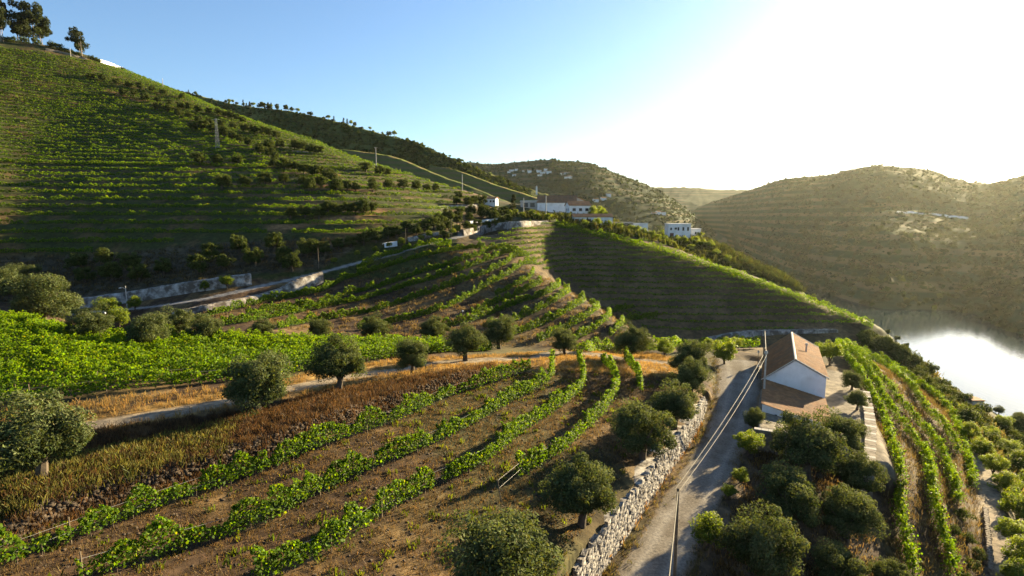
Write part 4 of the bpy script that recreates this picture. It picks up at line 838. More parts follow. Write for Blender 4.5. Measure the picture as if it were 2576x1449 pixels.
building('chapel_tower', 'tiny white tower on the ridge end above the winery', 1348, 1352, 484, 505, 5, 2, 0, 'gable', 'plaster', [], [], 1.2, ridge='y', fix=True)
# village on the far hill
def far_point(V, px, py):
    x, y = toPx(V); d_ = (x-px)**2+(y-py)**2; i = np.unravel_index(np.argmin(d_[5:-4]), d_[5:-4].shape); return V[i[0]+5, i[1]]
for k in range(24):
    px_ = random.choice([1290, 1310, 1330, 1355, 1375, 1395, 1415, 1430])+random.uniform(-9, 9); py_ = 437+random.uniform(-7, 8)+(6 if px_ > 1390 else 0)
    if k > 17: px_, py_ = random.uniform(1480, 1560), random.uniform(495, 510)
    if k > 20: px_, py_ = 1640+(k-20)*9, 543-(k-20)
    p = far_point(VF, px_, py_); o = empty('village_house', (p[0], p[1], p[2]-.5), random.uniform(-.5, .5)); w_, d_, h_ = random.uniform(7, 12), random.uniform(6, 8), random.uniform(4, 7)
    b = MB(); b.prism([Vector((-w_/2, 0, -4)), Vector((-w_/2, 0, h_)), Vector((-w_/2, d_/2, h_+1.6)), Vector((-w_/2, d_, h_)), Vector((-w_/2, d_, -4))], Vector((w_, 0, 0))); b.build('wall', M['plaster'], o)
    b = MB()
    for y_ in (-.4, d_+.4): b.prism([Vector((-w_/2-.3, d_/2, h_+1.66)), Vector((-w_/2-.3, y_, h_-.1)), Vector((-w_/2-.3, y_, h_+.2)), Vector((-w_/2-.3, d_/2, h_+1.95))], Vector((w_+.6, 0, 0)))
    b.build('roof', M['tile'], o); tag(o, 'tiny white house in the village on the hazy far hill' if k <= 17 else 'lone tiny white house low on the hazy far hill', 'house', 'village houses on the far hill' if k <= 17 else 'lone houses low on the far hill')
# ------------------------------------------------------------------ trees
FT = [(105, 1085, 245, 'olive', 'big round olive beside the left end of the dirt track'), (650, 955, 172, 'olive', 'large dark olive standing on the lower edge of the dirt track'),
      (850, 912, 148, 'olive', 'broad olive between the track bend and the bright field'), (1037, 890, 95, 'olive', 'small olive on the dry grass bank above the dead weeds'),
      (1170, 853, 108, 'olive', 'upright olive at the right end of the bright field'), (1092, 825, 76, 'olive', 'slim olive just behind the end of the bright field'),
      (1255, 832, 92, 'olive', 'olive with a clear trunk by the track junction'), (945, 824, 82, 'olive', 'olive behind the bright field below the spur rows'),
      (805, 826, 62, 'olive', 'small olive at the back edge of the bright field'), (660, 825, 66, 'olive', 'dark olive rising behind the middle of the bright field'),
      (520, 826, 82, 'olive', 'wide olive behind the field near the olive thicket'), (1420, 853, 76, 'olive', 'olive in front of the curved spur rows'),
      (1590, 860, 100, 'olive', 'round dark olive above the vine row ends by the lane'), (1735, 900, 100, 'olive', 'olive at the top of the roadside group by the bend'),
      (1735, 950, 106, 'olive', 'second olive of the roadside group above the lane'), (1695, 1012, 132, 'olive', 'third olive of the roadside group, leaning over the lane'),
      (1615, 1075, 160, 'olive', 'wide olive above the start of the rubble wall'), (1460, 1228, 186, 'olive', 'big olive on bare soil above the middle of the rubble wall'),
      (1265, 1392, 285, 'olive', 'largest olive, at the foot of the vine terraces above the lane'), (1900, 1055, 66, 'olive', 'small dark olive at the annex corner beside the lane'),
      (1915, 1368, 200, 'olive', 'large olive in the lower orchard next to the yellow green bush'), (1985, 1238, 166, 'olive', 'rounded olive in the middle of the lower orchard'),
      (2030, 1118, 178, 'olive', 'broad olive below the patio wall'), (2112, 1085, 112, 'olive', 'olive at the annex roof corner below the yard'),
      (2160, 1190, 122, 'olive', 'olive against the flagstone wall in the orchard'), (2130, 1285, 150, 'olive', 'dark olive low in the orchard beside the river vines'),
      (2108, 1415, 132, 'olive', 'olive at the bottom of the orchard by the first river row'), (2230, 1440, 100, 'olive', 'small olive among the lower ends of the river vines'),
      (2142, 955, 52, 'olive', 'small yard olive closest to the house corner'), (2155, 1003, 56, 'olive', 'small yard olive in the middle of the yard edge'), (2150, 1078, 58, 'olive', 'small yard olive casting a shadow by the flagstones'),
      (2088, 885, 72, 'bush', 'dense green tree pressed against the far side of the house'), (1672, 872, 56, 'bush', 'light green round tree beside the lane bend'), (1822, 880, 76, 'bush', 'bright green spreading tree where the lane meets the plaza'),
      (1880, 1112, 78, 'bush', 'bright green bush on the lane edge below the annex'), (1778, 1328, 102, 'bush', 'yellow green bush on the lane edge beside the wooden pole'), (1862, 1190, 50, 'bush', 'low yellow green shrub on the crumbling lane bank'), (1835, 1235, 42, 'bush', 'small yellowing shrub on the lane bank below the other'),
      (115, 748, 150, 'olive', 'tall grey green tree dominating the left road junction'), (95, 778, 62, 'olive', 'small tree in front of the tall one at the junction'), (28, 715, 90, 'olive', 'tree at the road edge left of the tall junction tree'), (60, 690, 80, 'olive', 'tree behind the tall junction tree'), (235, 810, 106, 'olive', 'wide olive on the corner of the upper road'),
      (272, 768, 58, 'bush', 'bright green clipped tree beside the upper road lamp'), (340, 762, 40, 'bush', 'small tree under the street lamp on the upper road'), (300, 795, 62, 'bush', 'sprawling green shrub below the upper road corner'), (372, 830, 104, 'olive', 'spreading olive in the thicket behind the bright field'), (450, 812, 90, 'olive', 'olive between the thicket and the streaked wall'), (420, 838, 62, 'bush', 'green bush at the back edge of the bright field'),
      (570, 708, 40, 'bush', 'round bright bush in front of the upper retaining wall'), (516, 718, 30, 'bush', 'smaller round bush in front of the upper retaining wall'), (590, 842, 48, 'bush', 'leafy bush between two olives behind the bright field'), (1850, 860, 44, 'bush', 'light green tree behind the bright plaza tree'), (1780, 868, 40, 'bush', 'leafy shrub on the vineyard edge behind the plaza')]
for cx, cy_, w, kd, lb in FT:
    ym = 95 if cy_ < 760 and cx < 700 else 14
    nm = 'olive_tree' if kd == 'olive' else 'green_bush'
    tree_px(kd, cx, cy_, w, nm, lb, 'olive tree' if kd == 'olive' else 'bush', None, ym)
q1 = lambda L_: [(x*.3376, y*.3376) for x, y in L_]
q7 = lambda L_: [(434.8+.225*x, 253.6+.225*y) for x, y in L_]
q2 = lambda L_: [(797+.3376*x, 326+.3376*y) for x, y in L_]
def many(L_, w, kind, name, label, cat, group, ymin, sz=1.0, jit=.15):
    for x, y in L_: tree_px(kind, x, y, (1.22 if kind == 'olive_far' else 1)*w*(1+jit*(random.random()*2-1)), name, label, cat, group, ymin, sz)
many(q1([(675, 565), (768, 580), (868, 605), (958, 625), (1045, 640), (1135, 660), (1222, 685), (1360, 715)]), 16, 'olive_far', 'olive_tree', 'small dark olive in the topmost line on the tall vineyard hill', 'olive tree', 'topmost olive line of the tall hill', 200)
many(q1([(915, 685), (1000, 690), (1085, 718), (1180, 740), (1265, 765), (1350, 785), (1410, 793), (1480, 810), (1555, 825), (1630, 828), (1680, 845), (1725, 855), (1770, 875), (1810, 890)]), 18, 'olive_far', 'olive_tree', 'small dark olive in the second line down the tall vineyard hill', 'olive tree', 'second olive line of the tall hill', 200)
many(q1([(1172, 790), (1250, 805), (1335, 838), (1410, 858), (1485, 880), (1560, 900), (1650, 920), (1740, 935), (1815, 950), (1895, 962), (1965, 970), (2010, 985), (2060, 1000)]), 19, 'olive_far', 'olive_tree', 'dark olive in the third line down the tall vineyard hill', 'olive tree', 'third olive line of the tall hill', 180)
many(q1([(1440, 940), (1515, 930), (1588, 950), (1660, 975), (1730, 1005), (1790, 1030), (1855, 1055), (1935, 1090), (2005, 1075), (2085, 1075), (2200, 1080), (2255, 1085), (2310, 1100), (2370, 1115), (1940, 1110), (2005, 1130), (2055, 1160)]), 22, 'olive_far', 'olive_tree', 'dark olive in the fourth line, around the lattice pylon', 'olive tree', 'fourth olive line of the tall hill', 170)
many(q1([(1485, 1180), (1625, 1190), (1770, 1185), (2045, 1210), (2120, 1225), (2195, 1235), (2265, 1255), (2325, 1265), (2370, 1270), (2440, 1300)]), 28, 'olive_far', 'olive_tree', 'olive in the line above the brown path on the vineyard hill', 'olive tree', 'olives above the brown hill path', 160)
many(q1([(1655, 1345), (1825, 1340), (1975, 1330), (2115, 1330), (2255, 1345), (2315, 1370), (2395, 1355), (2510, 1380)]), 30, 'olive_far', 'olive_tree', 'olive standing directly on the brown earth path of the hill', 'olive tree', 'olives on the brown hill path', 150)
many(q7([(1320, 1240), (1480, 1230), (1630, 1240), (1730, 1190), (1830, 1200), (1960, 1190), (2050, 1195), (2130, 1190), (2220, 1185)]), 29, 'olive_far', 'olive_tree', 'olive in the close line near the foot of the vineyard hill', 'olive tree', 'close olive line at the hill foot', 140)
many(q7([(1830, 930), (1950, 940), (2050, 960), (1740, 810), (1800, 850), (2155, 730), (2310, 780), (2390, 790), (2230, 920), (2410, 920)])+q2([(30, 385), (150, 410), (290, 425), (420, 420), (535, 410), (650, 400), (740, 415), (820, 430), (885, 435), (1060, 485), (1040, 525), (1130, 535), (1170, 525), (1220, 525)]), 22, 'olive_far', 'olive_tree', 'olive on the lower shoulder of the hill above the cottage', 'olive tree', 'olives on the hill shoulder', 160)
many(q2([(530, 760), (590, 750), (670, 720), (740, 740), (800, 710), (870, 690), (910, 670), (350, 800), (440, 790), (250, 830), (160, 850), (60, 880), (980, 640), (1060, 620), (1150, 600), (1240, 600), (1310, 610)]), 30, 'olive_far', 'olive_tree', 'olive on the slope just above the climbing road', 'olive tree', 'olives above the climbing road', 130)
many([(215, 692), (283, 682), (350, 684), (411, 669), (497, 662), (565, 658), (642, 645), (716, 640), (196, 655), (267, 646), (335, 655), (600, 612), (530, 630), (690, 608), (770, 620), (735, 655)], 42, 'olive_far', 'olive_tree', 'scattered olive on the dark bare bank above the upper wall', 'olive tree', 'olives on the dark bank', 125)
many(q2([(540, 855), (635, 832), (780, 803), (840, 775), (940, 765), (1010, 750), (1040, 735), (440, 890), (130, 970), (300, 915)]), 24, 'round', 'round_tree', 'clipped round roadside tree along the climbing road', 'tree', 'clipped trees along the climbing road', 130)
many([(1110, 572), (1130, 566), (1150, 574), (1172, 566), (1190, 574), (1120, 590), (1200, 560), (1225, 566), (1245, 560), (1262, 552), (1280, 548), (1215, 538), (1238, 540), (1258, 536), (1270, 530), (1180, 545), (1150, 550), (1120, 552)], 22, 'olive_far', 'olive_tree', 'olive in the grove between the climbing road and the cottage', 'olive tree', 'olive grove below the cottage', 165)
tree_px('conifer', 1292, 512, 46, 'conifer_tree', 'big dark conifer beside the winery shed', 'conifer', None, 200)
many(q2([(1530, 630), (1600, 615), (1440, 620), (1480, 605)]), 22, 'round', 'pollarded_tree', 'pollarded tree on the winery forecourt', 'tree', 'pollarded forecourt trees', 190)
many(q2([(1645, 642), (1720, 648)]), 26, 'bush_far', 'clipped_tree', 'block shaped clipped green tree on the winery forecourt', 'tree', 'clipped block trees of the forecourt', 190)
many(q2([(2105, 605), (2130, 625), (2045, 615)]), 26, 'bush_far', 'garden_tree', 'tall dark garden tree at the end of the winery house', 'tree', 'trees at the end of the winery house', 200, 1.5)
for x in range(1552, 1632, 9): tree_px('scrub', x, 560-(x % 3), 18, 'hedge_shrub', 'clipped dark hedge shrub behind the white garden wall', 'shrub', 'hedge behind the garden wall', 232)
many([(1665, 580), (1672, 600), (1655, 606), (1700, 598), (1720, 602), (1748, 604), (1770, 610), (1685, 612), (1760, 590), (1785, 612), (1560, 585), (1590, 590), (1620, 592), (1640, 598), (1500, 572), (1470, 570), (1530, 578), (1600, 605), (1625, 612), (1690, 625), (1740, 622), (1800, 632), (1830, 650)], 26, 'bush_far', 'garden_tree', 'dark garden tree between the outbuilding and the white block', 'tree', 'garden trees of the estate', 215, 1.0)
many([(1870, 655), (1890, 668), (1910, 672), (1935, 690), (1960, 702), (1985, 708), (1850, 668), (1900, 690), (1950, 715), (1820, 655), (2010, 728), (2040, 745)], 26, 'scrub', 'river_shrub', 'shrub on the ridge between shaded hill and river', 'shrub', 'shrubs on the ridge toward the river', 200)
# trees and shrubs on the river side
for k in range(120):
    px_ = random.uniform(2170, 2600); t_ = random.random(); lo_ = np.interp(px_, [2170, 2300, 2380, 2470, 2560, 2620], [835, 905, 982, 1030, 1090, 1120]); hi_ = np.interp(px_, [2170, 2250, 2350, 2450, 2620], [870, 905, 1000, 1090, 1280]); py_ = lo_+(hi_-lo_)*t_
    p = hit(px_, py_)[0]
    if p[2] < -77: continue
    put_tree('scrub', p, random.uniform(2.2, 4.6), 'river_shrub', 'dark shrub on the steep slope between lower path and river', 'shrub', 'shrubs on the river slope', random.uniform(.8, 1.3))
for px_, py_, w in ((2440, 1085, 50), (2470, 1120, 60), (2500, 1165, 66), (2530, 1215, 80), (2555, 1270, 95), (2545, 1330, 90), (2565, 1390, 100), (2560, 1440, 90), (2530, 1120, 60), (2560, 1160, 70), (2490, 1090, 50), (2520, 1060, 46), (2450, 1050, 40), (2420, 1030, 38), (2400, 1050, 34), (2545, 1450, 70), (2600, 1210, 80)):
    tree_px('bush', px_, py_, w, 'path_bush', 'leafy green bush in the hedge below the dirt path', 'bush', 'hedge bushes below the dirt path')
for px_, py_, w in ((2563, 1062, 62), (2515, 1000, 26), (2572, 1015, 40)): tree_px('olive', px_, py_, w, 'river_tree', 'dark tree overhanging the river at the slope edge', 'tree', 'trees at the river edge')
for px_, py_, w in ((2257, 826, 12), (2282, 836, 14), (2235, 822, 10), (2425, 1005, 14), (2445, 1018, 14)): tree_px('olive_far', px_, py_, w*1.3, 'shore_tree', 'tiny dark tree silhouetted against the bright water', 'tree', 'trees silhouetted on the water')
many([(2420, 1290), (2435, 1350), (2440, 1420), (2425, 1445), (2455, 1390), (2400, 1330)], 42, 'scrub', 'bank_shrub', 'low shrub on the weedy bank above the dirt path', 'shrub', 'shrubs on the path bank', 14)
# hilltop eucalyptus and ridge trees
for px_, w, hgt, lb in ((78, 60, 86, 'tall bushy eucalyptus in the middle of the hilltop group'), (48, 44, 62, 'shorter eucalyptus leaning at the group edge on the hilltop'), (105, 40, 60, 'eucalyptus with pale trunks at the downhill side of the group'), (206, 34, 62, 'lone eucalyptus standing apart on the ridge'), (2, 36, 100, 'tall thin eucalyptus at the highest part of the ridge')):
    py_ = np.interp(px_, [0, 80, 110, 206], [104, 108, 112, 142]); B = hit(px_, py_, 330)[0]; dep = B[1]*CT-B[2]*ST
    o = put_tree('euc', (B[0], B[1], B[2]-.8), w*dep/F*1.5, 'eucalyptus_tree', lb, 'eucalyptus'); o.scale[2] = hgt*dep/F*1.15
for px_, w in ((15, 26), (35, 22), (130, 26), (148, 24), (165, 20), (182, 18), (196, 16), (228, 16), (240, 16), (250, 12), (60, 24), (92, 22)):
    py_ = np.interp(px_, [0, 80, 110, 206, 260], [104, 110, 114, 143, 158]); B = hit(px_, py_, 330)[0]; put_tree('scrub', (B[0], B[1], B[2]-.3), w*B[1]/F, 'ridge_shrub', 'dark shrub on the hilltop ridge around the eucalyptus', 'shrub', 'hilltop shrubs', 1.1)
rdg = VE[59]
for k in range(46):
    px_ = random.choice([random.uniform(450, 860), random.uniform(600, 740), random.uniform(700, 1180)]); x, y = toPx(rdg); i = int(np.argmin(abs(x-px_))); p = rdg[i]; w = random.uniform(3.5, 8)
    put_tree(random.choice(['olive_far', 'round', 'conifer', 'round']), (p[0], p[1], p[2]-.6), w, 'ridge_tree', 'small dark tree on the skyline of the scrub ridge', 'tree', 'trees on the scrub ridge skyline', random.uniform(.8, 1.3))
# scrub cover of the dark ridge and the hill across the river: bushes too many to count
def cover(name, V, n, smin, smax, label, seed, umin=.0, umax=1.0, vmin=.1, c1=(.018, .026, .009), c2=(.06, .065, .022), per=7):
    r = np.random.default_rng(seed); m, L_ = V.shape[0]-3, V.shape[1]; i = r.uniform(vmin*(m-1), m-1.01, n); j = r.uniform(umin*(L_-1), umax*(L_-1.01), n); a, b_ = i.astype(int), j.astype(int); u, v = (i-a)[:, None], (j-b_)[:, None]
    P = (V[a, b_]*(1-u)+V[a+1, b_]*u)*(1-v)+(V[a, b_+1]*(1-u)+V[a+1, b_+1]*u)*v
    s = smin+(smax-smin)*r.random(n)**2; k = r.normal(size=(n, per, 3)); k /= np.linalg.norm(k, axis=2)[..., None]; k[..., 2] = abs(k[..., 2])
    Q = (P[:, None]+k*s[:, None, None]*.5).reshape(-1, 3); t = np.clip(.5+.3*r.normal(size=n), 0, 1); c = np.repeat(lerp_col(c1, c2, t, .2, r), per, 0)
    Vq, cc = leaf_quads(Q, np.repeat(s, per)*.8, k.reshape(-1, 3)+.5*r.normal(size=(n*per, 3)), .8, c, .25, r)
    tag(link(name, quad_mesh(name, Vq, cc), M['olive']), label, 'scrub', kind='stuff')
cover('ridge_scrub', VE, 9000, 1.5, 4.5, 'dense low scrub covering the dark ridge', 5, .05, .8, .25, (.026, .040, .011), (.075, .092, .024))
cover('riverside_scrub', VH, 6000, 3, 7, 'woods and scrub covering the backlit hill across the river', 6, .1, .85, .05, (.014, .022, .008), (.026, .034, .012), 5)
cover('far_hill_scrub', VF, 3500, 3.5, 8, 'scattered woods on the hazy village hill', 7, .1, .95, .3, (.016, .028, .012), (.032, .046, .018), 5)
# ------------------------------------------------------------------ poles, wires, lamps
def ground_at(x, y): return float(Hh(np.array([x]), np.array([y]))[0])
def pole(base, h, r, label, name='utility_pole', mat='wood', arm=0, cat='pole', ins=2, lean=(0, 0)):
    o = empty(name, base); b = MB(); b.tube([(0, 0, -.6), (lean[0]*.5, lean[1]*.5, h*.5), (lean[0], lean[1], h)], [r, r*.85, r*.68], 8); b.build('shaft', M[mat], o)
    if arm:
        b = MB(); b.box((lean[0], lean[1], h-.35), (arm, .09, .1)); b.build('crossarm', M['metal'], o)
        for s in np.linspace(-arm/2+.08, arm/2-.08, ins): b = MB(); b.tube([(lean[0]+s, lean[1], h-.3), (lean[0]+s, lean[1], h-.05)], [.05, .03], 6); b.build('insulator', M['lamp'], o)
    return tag(o, label, cat)
pA = PZ(1697, 1455, -25.2); pole(tuple(pA), 6.7, .13, 'dark wooden utility pole at the lane edge beside the yellow green bush', arm=.0)
tA = Vector(pA)+Vector((0, 0, 6.6))
pB = PZ(1919, 1032, -24.9); pole(tuple(pB), 7.9, .15, 'pale concrete pole standing at the front corner of the house annex', mat='concrete', arm=.5)
tB = Vector(pB)+Vector((0, 0, 7.6))
pC = PZ(1917, 957, -24.9); pole(tuple(pC), 7.8, .13, 'tall wooden pole behind the concrete one at the left house eave'); tC = Vector(pC)+Vector((0, 0, 7.7))
def cable(p, q, sag, r, label, name='overhead_cable', seg=14):
    p, q = Vector(p), Vector(q); pts = [p.lerp(q, t)-Vector((0, 0, sag*4*t*(1-t)))-p for t in np.linspace(0, 1, seg)]; b = MB(); b.tube(pts, r, 5); me = b.mesh(name); o = link(name, me, M['cable']); o.location = p; return tag(o, label, 'cable')
sh = Vector((.22, 0, .0))
cable(tA-sh, tB-sh, .55, .019, 'upper of two thick cables sagging from the lane pole to the house pole'); cable(tA+sh*.2-Vector((0, 0, .12)), tB+sh*.4-Vector((0, 0, .25)), .75, .02, 'lower of two thick cables sagging from the lane pole to the house pole')
cable(tB, tC, .15, .03, 'short cable joining the concrete pole and the tall wooden pole')
cable(tA-Vector((0, 0, .1)), tA+Vector((-9, -26, .6)), .5, .035, 'cable leaving the lane pole away from the house')
def street_lamp(px_, py_, z, h, label):
    p = PZ(px_, py_, z); o = empty('street_lamp', tuple(p)); b = MB(); b.tube([(0, 0, -.3), (0, 0, h)], [.05, .035], 7); b.build('post', M['dark'], o)
    b = MB(); b.tube([(0, 0, h), (0, 0, h+.28)], [.10, .17], 6); b.build('lantern', M['lamp'], o); b = MB(); b.tube([(0, 0, h+.28), (0, 0, h+.42)], [.22, .03], 6); b.build('lamp_cap', M['dark'], o); return tag(o, label, 'street lamp')
street_lamp(1906, 922, -24.5, 2.3, 'black lantern street lamp on the plaza beside the house shadow'); street_lamp(1905, 960, -24.7, 2.3, 'lantern street lamp standing in the house shadow by the eave')
def hook_lamp(px_, py_, h, label, ymin):
    B = hit(px_, py_, ymin)[0]; o = empty('road_lamp', tuple(B)); b = MB(); b.tube([(0, 0, -.5), (0, 0, h)], [.14, .10], 7); b.build('shaft', M['concrete'], o)
    b = MB(); b.tube([(0, 0, h*.86), (-.7, 0, h*.93), (-1.1, 0, h*.92)], .05, 6); b.build('bracket', M['metal'], o); b = MB(); b.tube([(-1.0, 0, h*.92), (-1.55, 0, h*.9)], [.13, .1], 6); b.build('lamp_head', M['lamp'], o); return tag(o, label, 'street lamp')
hook_lamp(320, 775, 5.3, 'concrete street lamp with bracket on the upper road corner', 110)
B = hit(1164, 806, 100)[0]; o = empty('globe_lamp', tuple(B)); b = MB(); b.tube([(0, 0, -.3), (0, 0, 2.0)], .05, 6); b.build('post', M['wood'], o); b = MB(); b.tube([(0, 0, 1.95), (0, 0, 2.05), (0, 0, 2.2), (0, 0, 2.32)], [.06, .17, .17, .05], 8); b.build('globe', M['lamp'], o); tag(o, 'thin post with a white globe among the spur terraces', 'lamp')
B = hit(266, 812, 95)[0]; o = empty('globe_lamp', tuple(B)); b = MB(); b.tube([(0, 0, -.3), (0, 0, 2.0)], .05, 6); b.build('post', M['wood'], o); b = MB(); b.tube([(0, 0, 1.95), (0, 0, 2.05), (0, 0, 2.25), (0, 0, 2.4)], [.06, .2, .2, .05], 8); b.build('globe', M['lamp'], o); tag(o, 'white globe lamp in the thicket behind the bright field', 'lamp')
tops = []
for px_, pt, pb, lb in ((802, 623, 676, 'thin dark pole at the road edge above the streaked wall'), (1021, 574, 622, 'thin dark pole between round trees on the climbing road'), (1136, 552, 596, 'thin pole at the top of the climbing road')):
    B = hit(px_, pb, 120)[0]; h_ = (pb-pt)*B[1]/F; pole(tuple(B), h_, .09, lb); tops.append(Vector(B)+Vector((0, 0, h_-.1)))
for p, q, nm in ((tops[0], tops[1], 'lower'), (tops[1], tops[2], 'upper')): cable(p, q, .5, .02, 'thin %s span of wire above the climbing road' % nm)
for px_, pt, pb, ym, lb in ((947, 373, 433, 250, 'pale tall pole on the hill shoulder before the green spur'), (1163, 440, 480, 240, 'pale pole on the hill crest above the cottage'), (1373, 494, 548, 225, 'pale pole in front of the winery barn'), (1317, 499, 545, 225, 'thin pole beside the winery shed'), (410, 199, 222, 330, 'tiny mast on the skyline of the tall hill'), (178, 122, 142, 330, 'faint mast on the hilltop by the lone eucalyptus')):
    B = hit(px_, pb, ym)[0]; h_ = (pb-pt)*B[1]/F; pole(tuple(B), h_, .22, lb, mat='concrete', arm=1.4 if h_ > 9 else 0, ins=3)
# lattice pylon
B = hit(548, 378, 210)[0]; h_ = 76*B[1]/F; o = empty('lattice_pylon', tuple(B))
w0, w1 = .75, .28
for i, (sx, sy) in enumerate(((-1, -1), (-1, 1), (1, -1), (1, 1))): b = MB(); b.tube([(sx*w0, sy*w0, -.4), (sx*w1, sy*w1, h_)], .07, 4); b.build('leg', M['metal'], o)
nb_ = 12
for k in range(nb_):
    z0, z1 = h_*k/nb_, h_*(k+1)/nb_; a0, a1 = w0+(w1-w0)*k/nb_, w0+(w1-w0)*(k+1)/nb_; b = MB(); f_ = 1 if k % 2 else -1
    for s in (-1, 1): b.tube([(-a0*f_, s*a0, z0), (a1*f_, s*a1, z1)], .035, 4); b.tube([(s*a0, -a0*f_, z0), (s*a1, a1*f_, z1)], .035, 4)
    b.build('brace', M['metal'], o)
b = MB(); b.box((0, 0, h_-.5), (3.2, .14, .14)); b.build('crossarm', M['metal'], o); tag(o, 'slender lattice power pylon among the hillside olives', 'pylon')
# leaning trellis post with wires at the broken row
B = hit(1262, 1262)[0]; o = empty('trellis_end', tuple(B)); b = MB(); b.tube([(0, 0, -.3), (-.3, -.1, 1.75)], [.05, .045], 6); b.build('post', M['wood'], o); e_ = rowsFG[3][2]-B
b = MB(); b.tube([(-.3, -.1, 1.7), (e_[0], e_[1], Hh(np.array([rowsFG[3][2][0]]), np.array([rowsFG[3][2][1]]))[0]-B[2]+1.5)], .006, 4); b.tube([(-.2, -.07, 1.1), (e_[0], e_[1], Hh(np.array([rowsFG[3][2][0]]), np.array([rowsFG[3][2][1]]))[0]-B[2]+.9)], .006, 4); b.build('wire', M['metal'], o); tag(o, 'leaning trellis post with wires at the lower end of the broken row', 'post')
# pale terrace wall far across the river, jetty hut by the water
p0, p1 = far_point(VH, 2255, 535), far_point(VH, 2430, 548); o = empty('far_wall', tuple(p0)); pts = [far_point(VH, x, np.interp(x, [2255, 2430], [535, 548])) for x in range(2255, 2436, 12)]; b = MB()
for p, q in zip(pts[:-1], pts[1:]): b.tube([Vector(p-p0), Vector(q-p0)+Vector((0, 0, .01))], 2.2, 4)
b.build('masonry', M['plaster'], o); tag(o, 'long pale terrace wall high on the hill across the river', 'wall')
B = hit(2447, 1032)[0]; o = empty('pump_hut', tuple(B)); b = MB(); b.box((0, 0, 1.0), (2.4, 2.4, 3.2)); b.build('wall', M['concrete'], o); b = MB(); b.box((0, 0, 2.75), (2.9, 2.9, .25)); b.build('roof', M['tile'], o); tag(o, 'little flat roofed hut above the river edge', 'hut')

# ------------------------------------------------------------------ grasses
def sample_zone(poly, n, ymin=14, ymax=120, seed=0, extra=None):
    """random ground points inside a piece of ground (outline given as seen)"""
    r = np.random.default_rng(seed); m = inpoly(PXg[:-1, :-1], PYg[:-1, :-1], poly) & (GY[:-1, :-1] > ymin) & (GY[:-1, :-1] < ymax)
    if extra is not None: m &= extra[:-1, :-1]
    ii, jj = np.where(m); area = Rg[ii, jj]**2; k = r.choice(len(ii), n, p=area/area.sum()); u, v = r.random(n), r.random(n); i, j = ii[k], jj[k]
    az = AZ[i]+u*(AZ[1]-AZ[0]); lr = LR[j]+v*(LR[1]-LR[0]); X, Y = np.exp(lr)*np.sin(az), np.exp(lr)*np.cos(az); return np.stack([X, Y, Hh(X, Y)], 1)
def blades(P, per, h, spread, w, c1, c2, name, label, cat, seed=0, mat='grass', droop=.35):
    r = np.random.default_rng(seed); n = len(P)*per; B = np.repeat(P, per, 0)+np.c_[r.normal(size=(n, 2))*spread, np.zeros(n)]; hh = np.repeat(h*(.5+r.random(len(P))), per)*(.6+.6*r.random(n))
    a = r.random(n)*6.283; lean = r.normal(size=(n, 2))*droop*hh[:, None]; wv = np.stack([np.cos(a), np.sin(a), 0*a], 1)*w*.5
    tip = B+np.c_[lean, hh]; mid = B+np.c_[lean*.3, hh*.6]
    V = np.stack([B-wv-np.array((0, 0, .05)), B+wv-np.array((0, 0, .05)), mid+wv*.9+(tip-mid), mid-wv*.7+(tip-mid)*.8], 1).reshape(-1, 3)
    c = np.repeat(lerp_col(c1, c2, np.clip(np.repeat(r.random(len(P)), per)+.2*r.normal(size=n), 0, 1), .2, r), 4, 0)
    return tag(link(name, quad_mesh(name, V, c), M[mat]), label, cat, kind='stuff')
offroad = np.ones(GX.shape, bool)
for ln, wdt in ((track, 1.3), (lpath, 1.2), (road, 3.3)):
    ix = near_box(ln, 5); d, s, z, p = seg_dist(GX[ix], GY[ix], ln); tmp = offroad[ix]; tmp &= d > wdt; offroad[ix] = tmp
offroad &= (yd < .3)
Zg_ = [(-60, 1110), (-60, 1030), (150, 1025), (300, 1000), (560, 975), (760, 945), (980, 905), (1250, 893), (1560, 878), (1720, 905), (1700, 955), (1420, 935), (1240, 925), (800, 990), (560, 1035), (200, 1100)]
blades(sample_zone(Zg_, 4200, seed=1, extra=offroad), 11, .34, .16, .028, (.18, .115, .038), (.33, .215, .075), 'golden_grass', 'golden dry grass along the dirt track and junction', 'grass', 1)
Zb_ = [(-100, 1110), (220, 1085), (590, 1040), (800, 990), (1240, 915), (1250, 940), (900, 1065), (640, 1165), (-100, 1400)]
blades(sample_zone(Zb_, 5200, seed=2, extra=offroad), 11, .38, .2, .028, (.040, .026, .017), (.135, .078, .035), 'dead_weeds', 'rust brown dead weeds on the bank below the track', 'weeds', 2)
blades(sample_zone([(-50, 1180), (300, 1130), (600, 1060), (560, 1140), (300, 1230), (-50, 1330)], 900, seed=3), 16, .45, .25, .035, (.07, .08, .02), (.17, .16, .04), 'green_weeds', 'olive green weeds under the big olive by the track', 'weeds', 3)
Zf_ = [(-100, 1390), (640, 1170), (1000, 1060), (1250, 945), (1420, 930), (1700, 950), (1720, 1010), (1560, 1200), (1380, 1449), (1300, 1600), (-100, 1600)]
blades(sample_zone(Zf_, 11000, seed=4, extra=offroad), 8, .17, .2, .03, (.055, .040, .022), (.18, .122, .052), 'dry_weeds', 'short dry weeds on the soil between the lower vine rows', 'weeds', 4, droop=.6)
blades(sample_zone(Zf_, 420, seed=14, extra=offroad), 14, .26, .22, .09, (.035, .055, .012), (.075, .095, .018), 'green_weeds', 'green weeds scattered between the lower vine rows', 'weeds', 14, 'vine')
P = sample_zone(Zf_, 1800, seed=24, extra=offroad); tag(stones_joined(P, .06, .22, 'field_stones', M['bankstone'], None, 8), 'loose stones and clods on the vineyard soil', 'stones', kind='stuff')
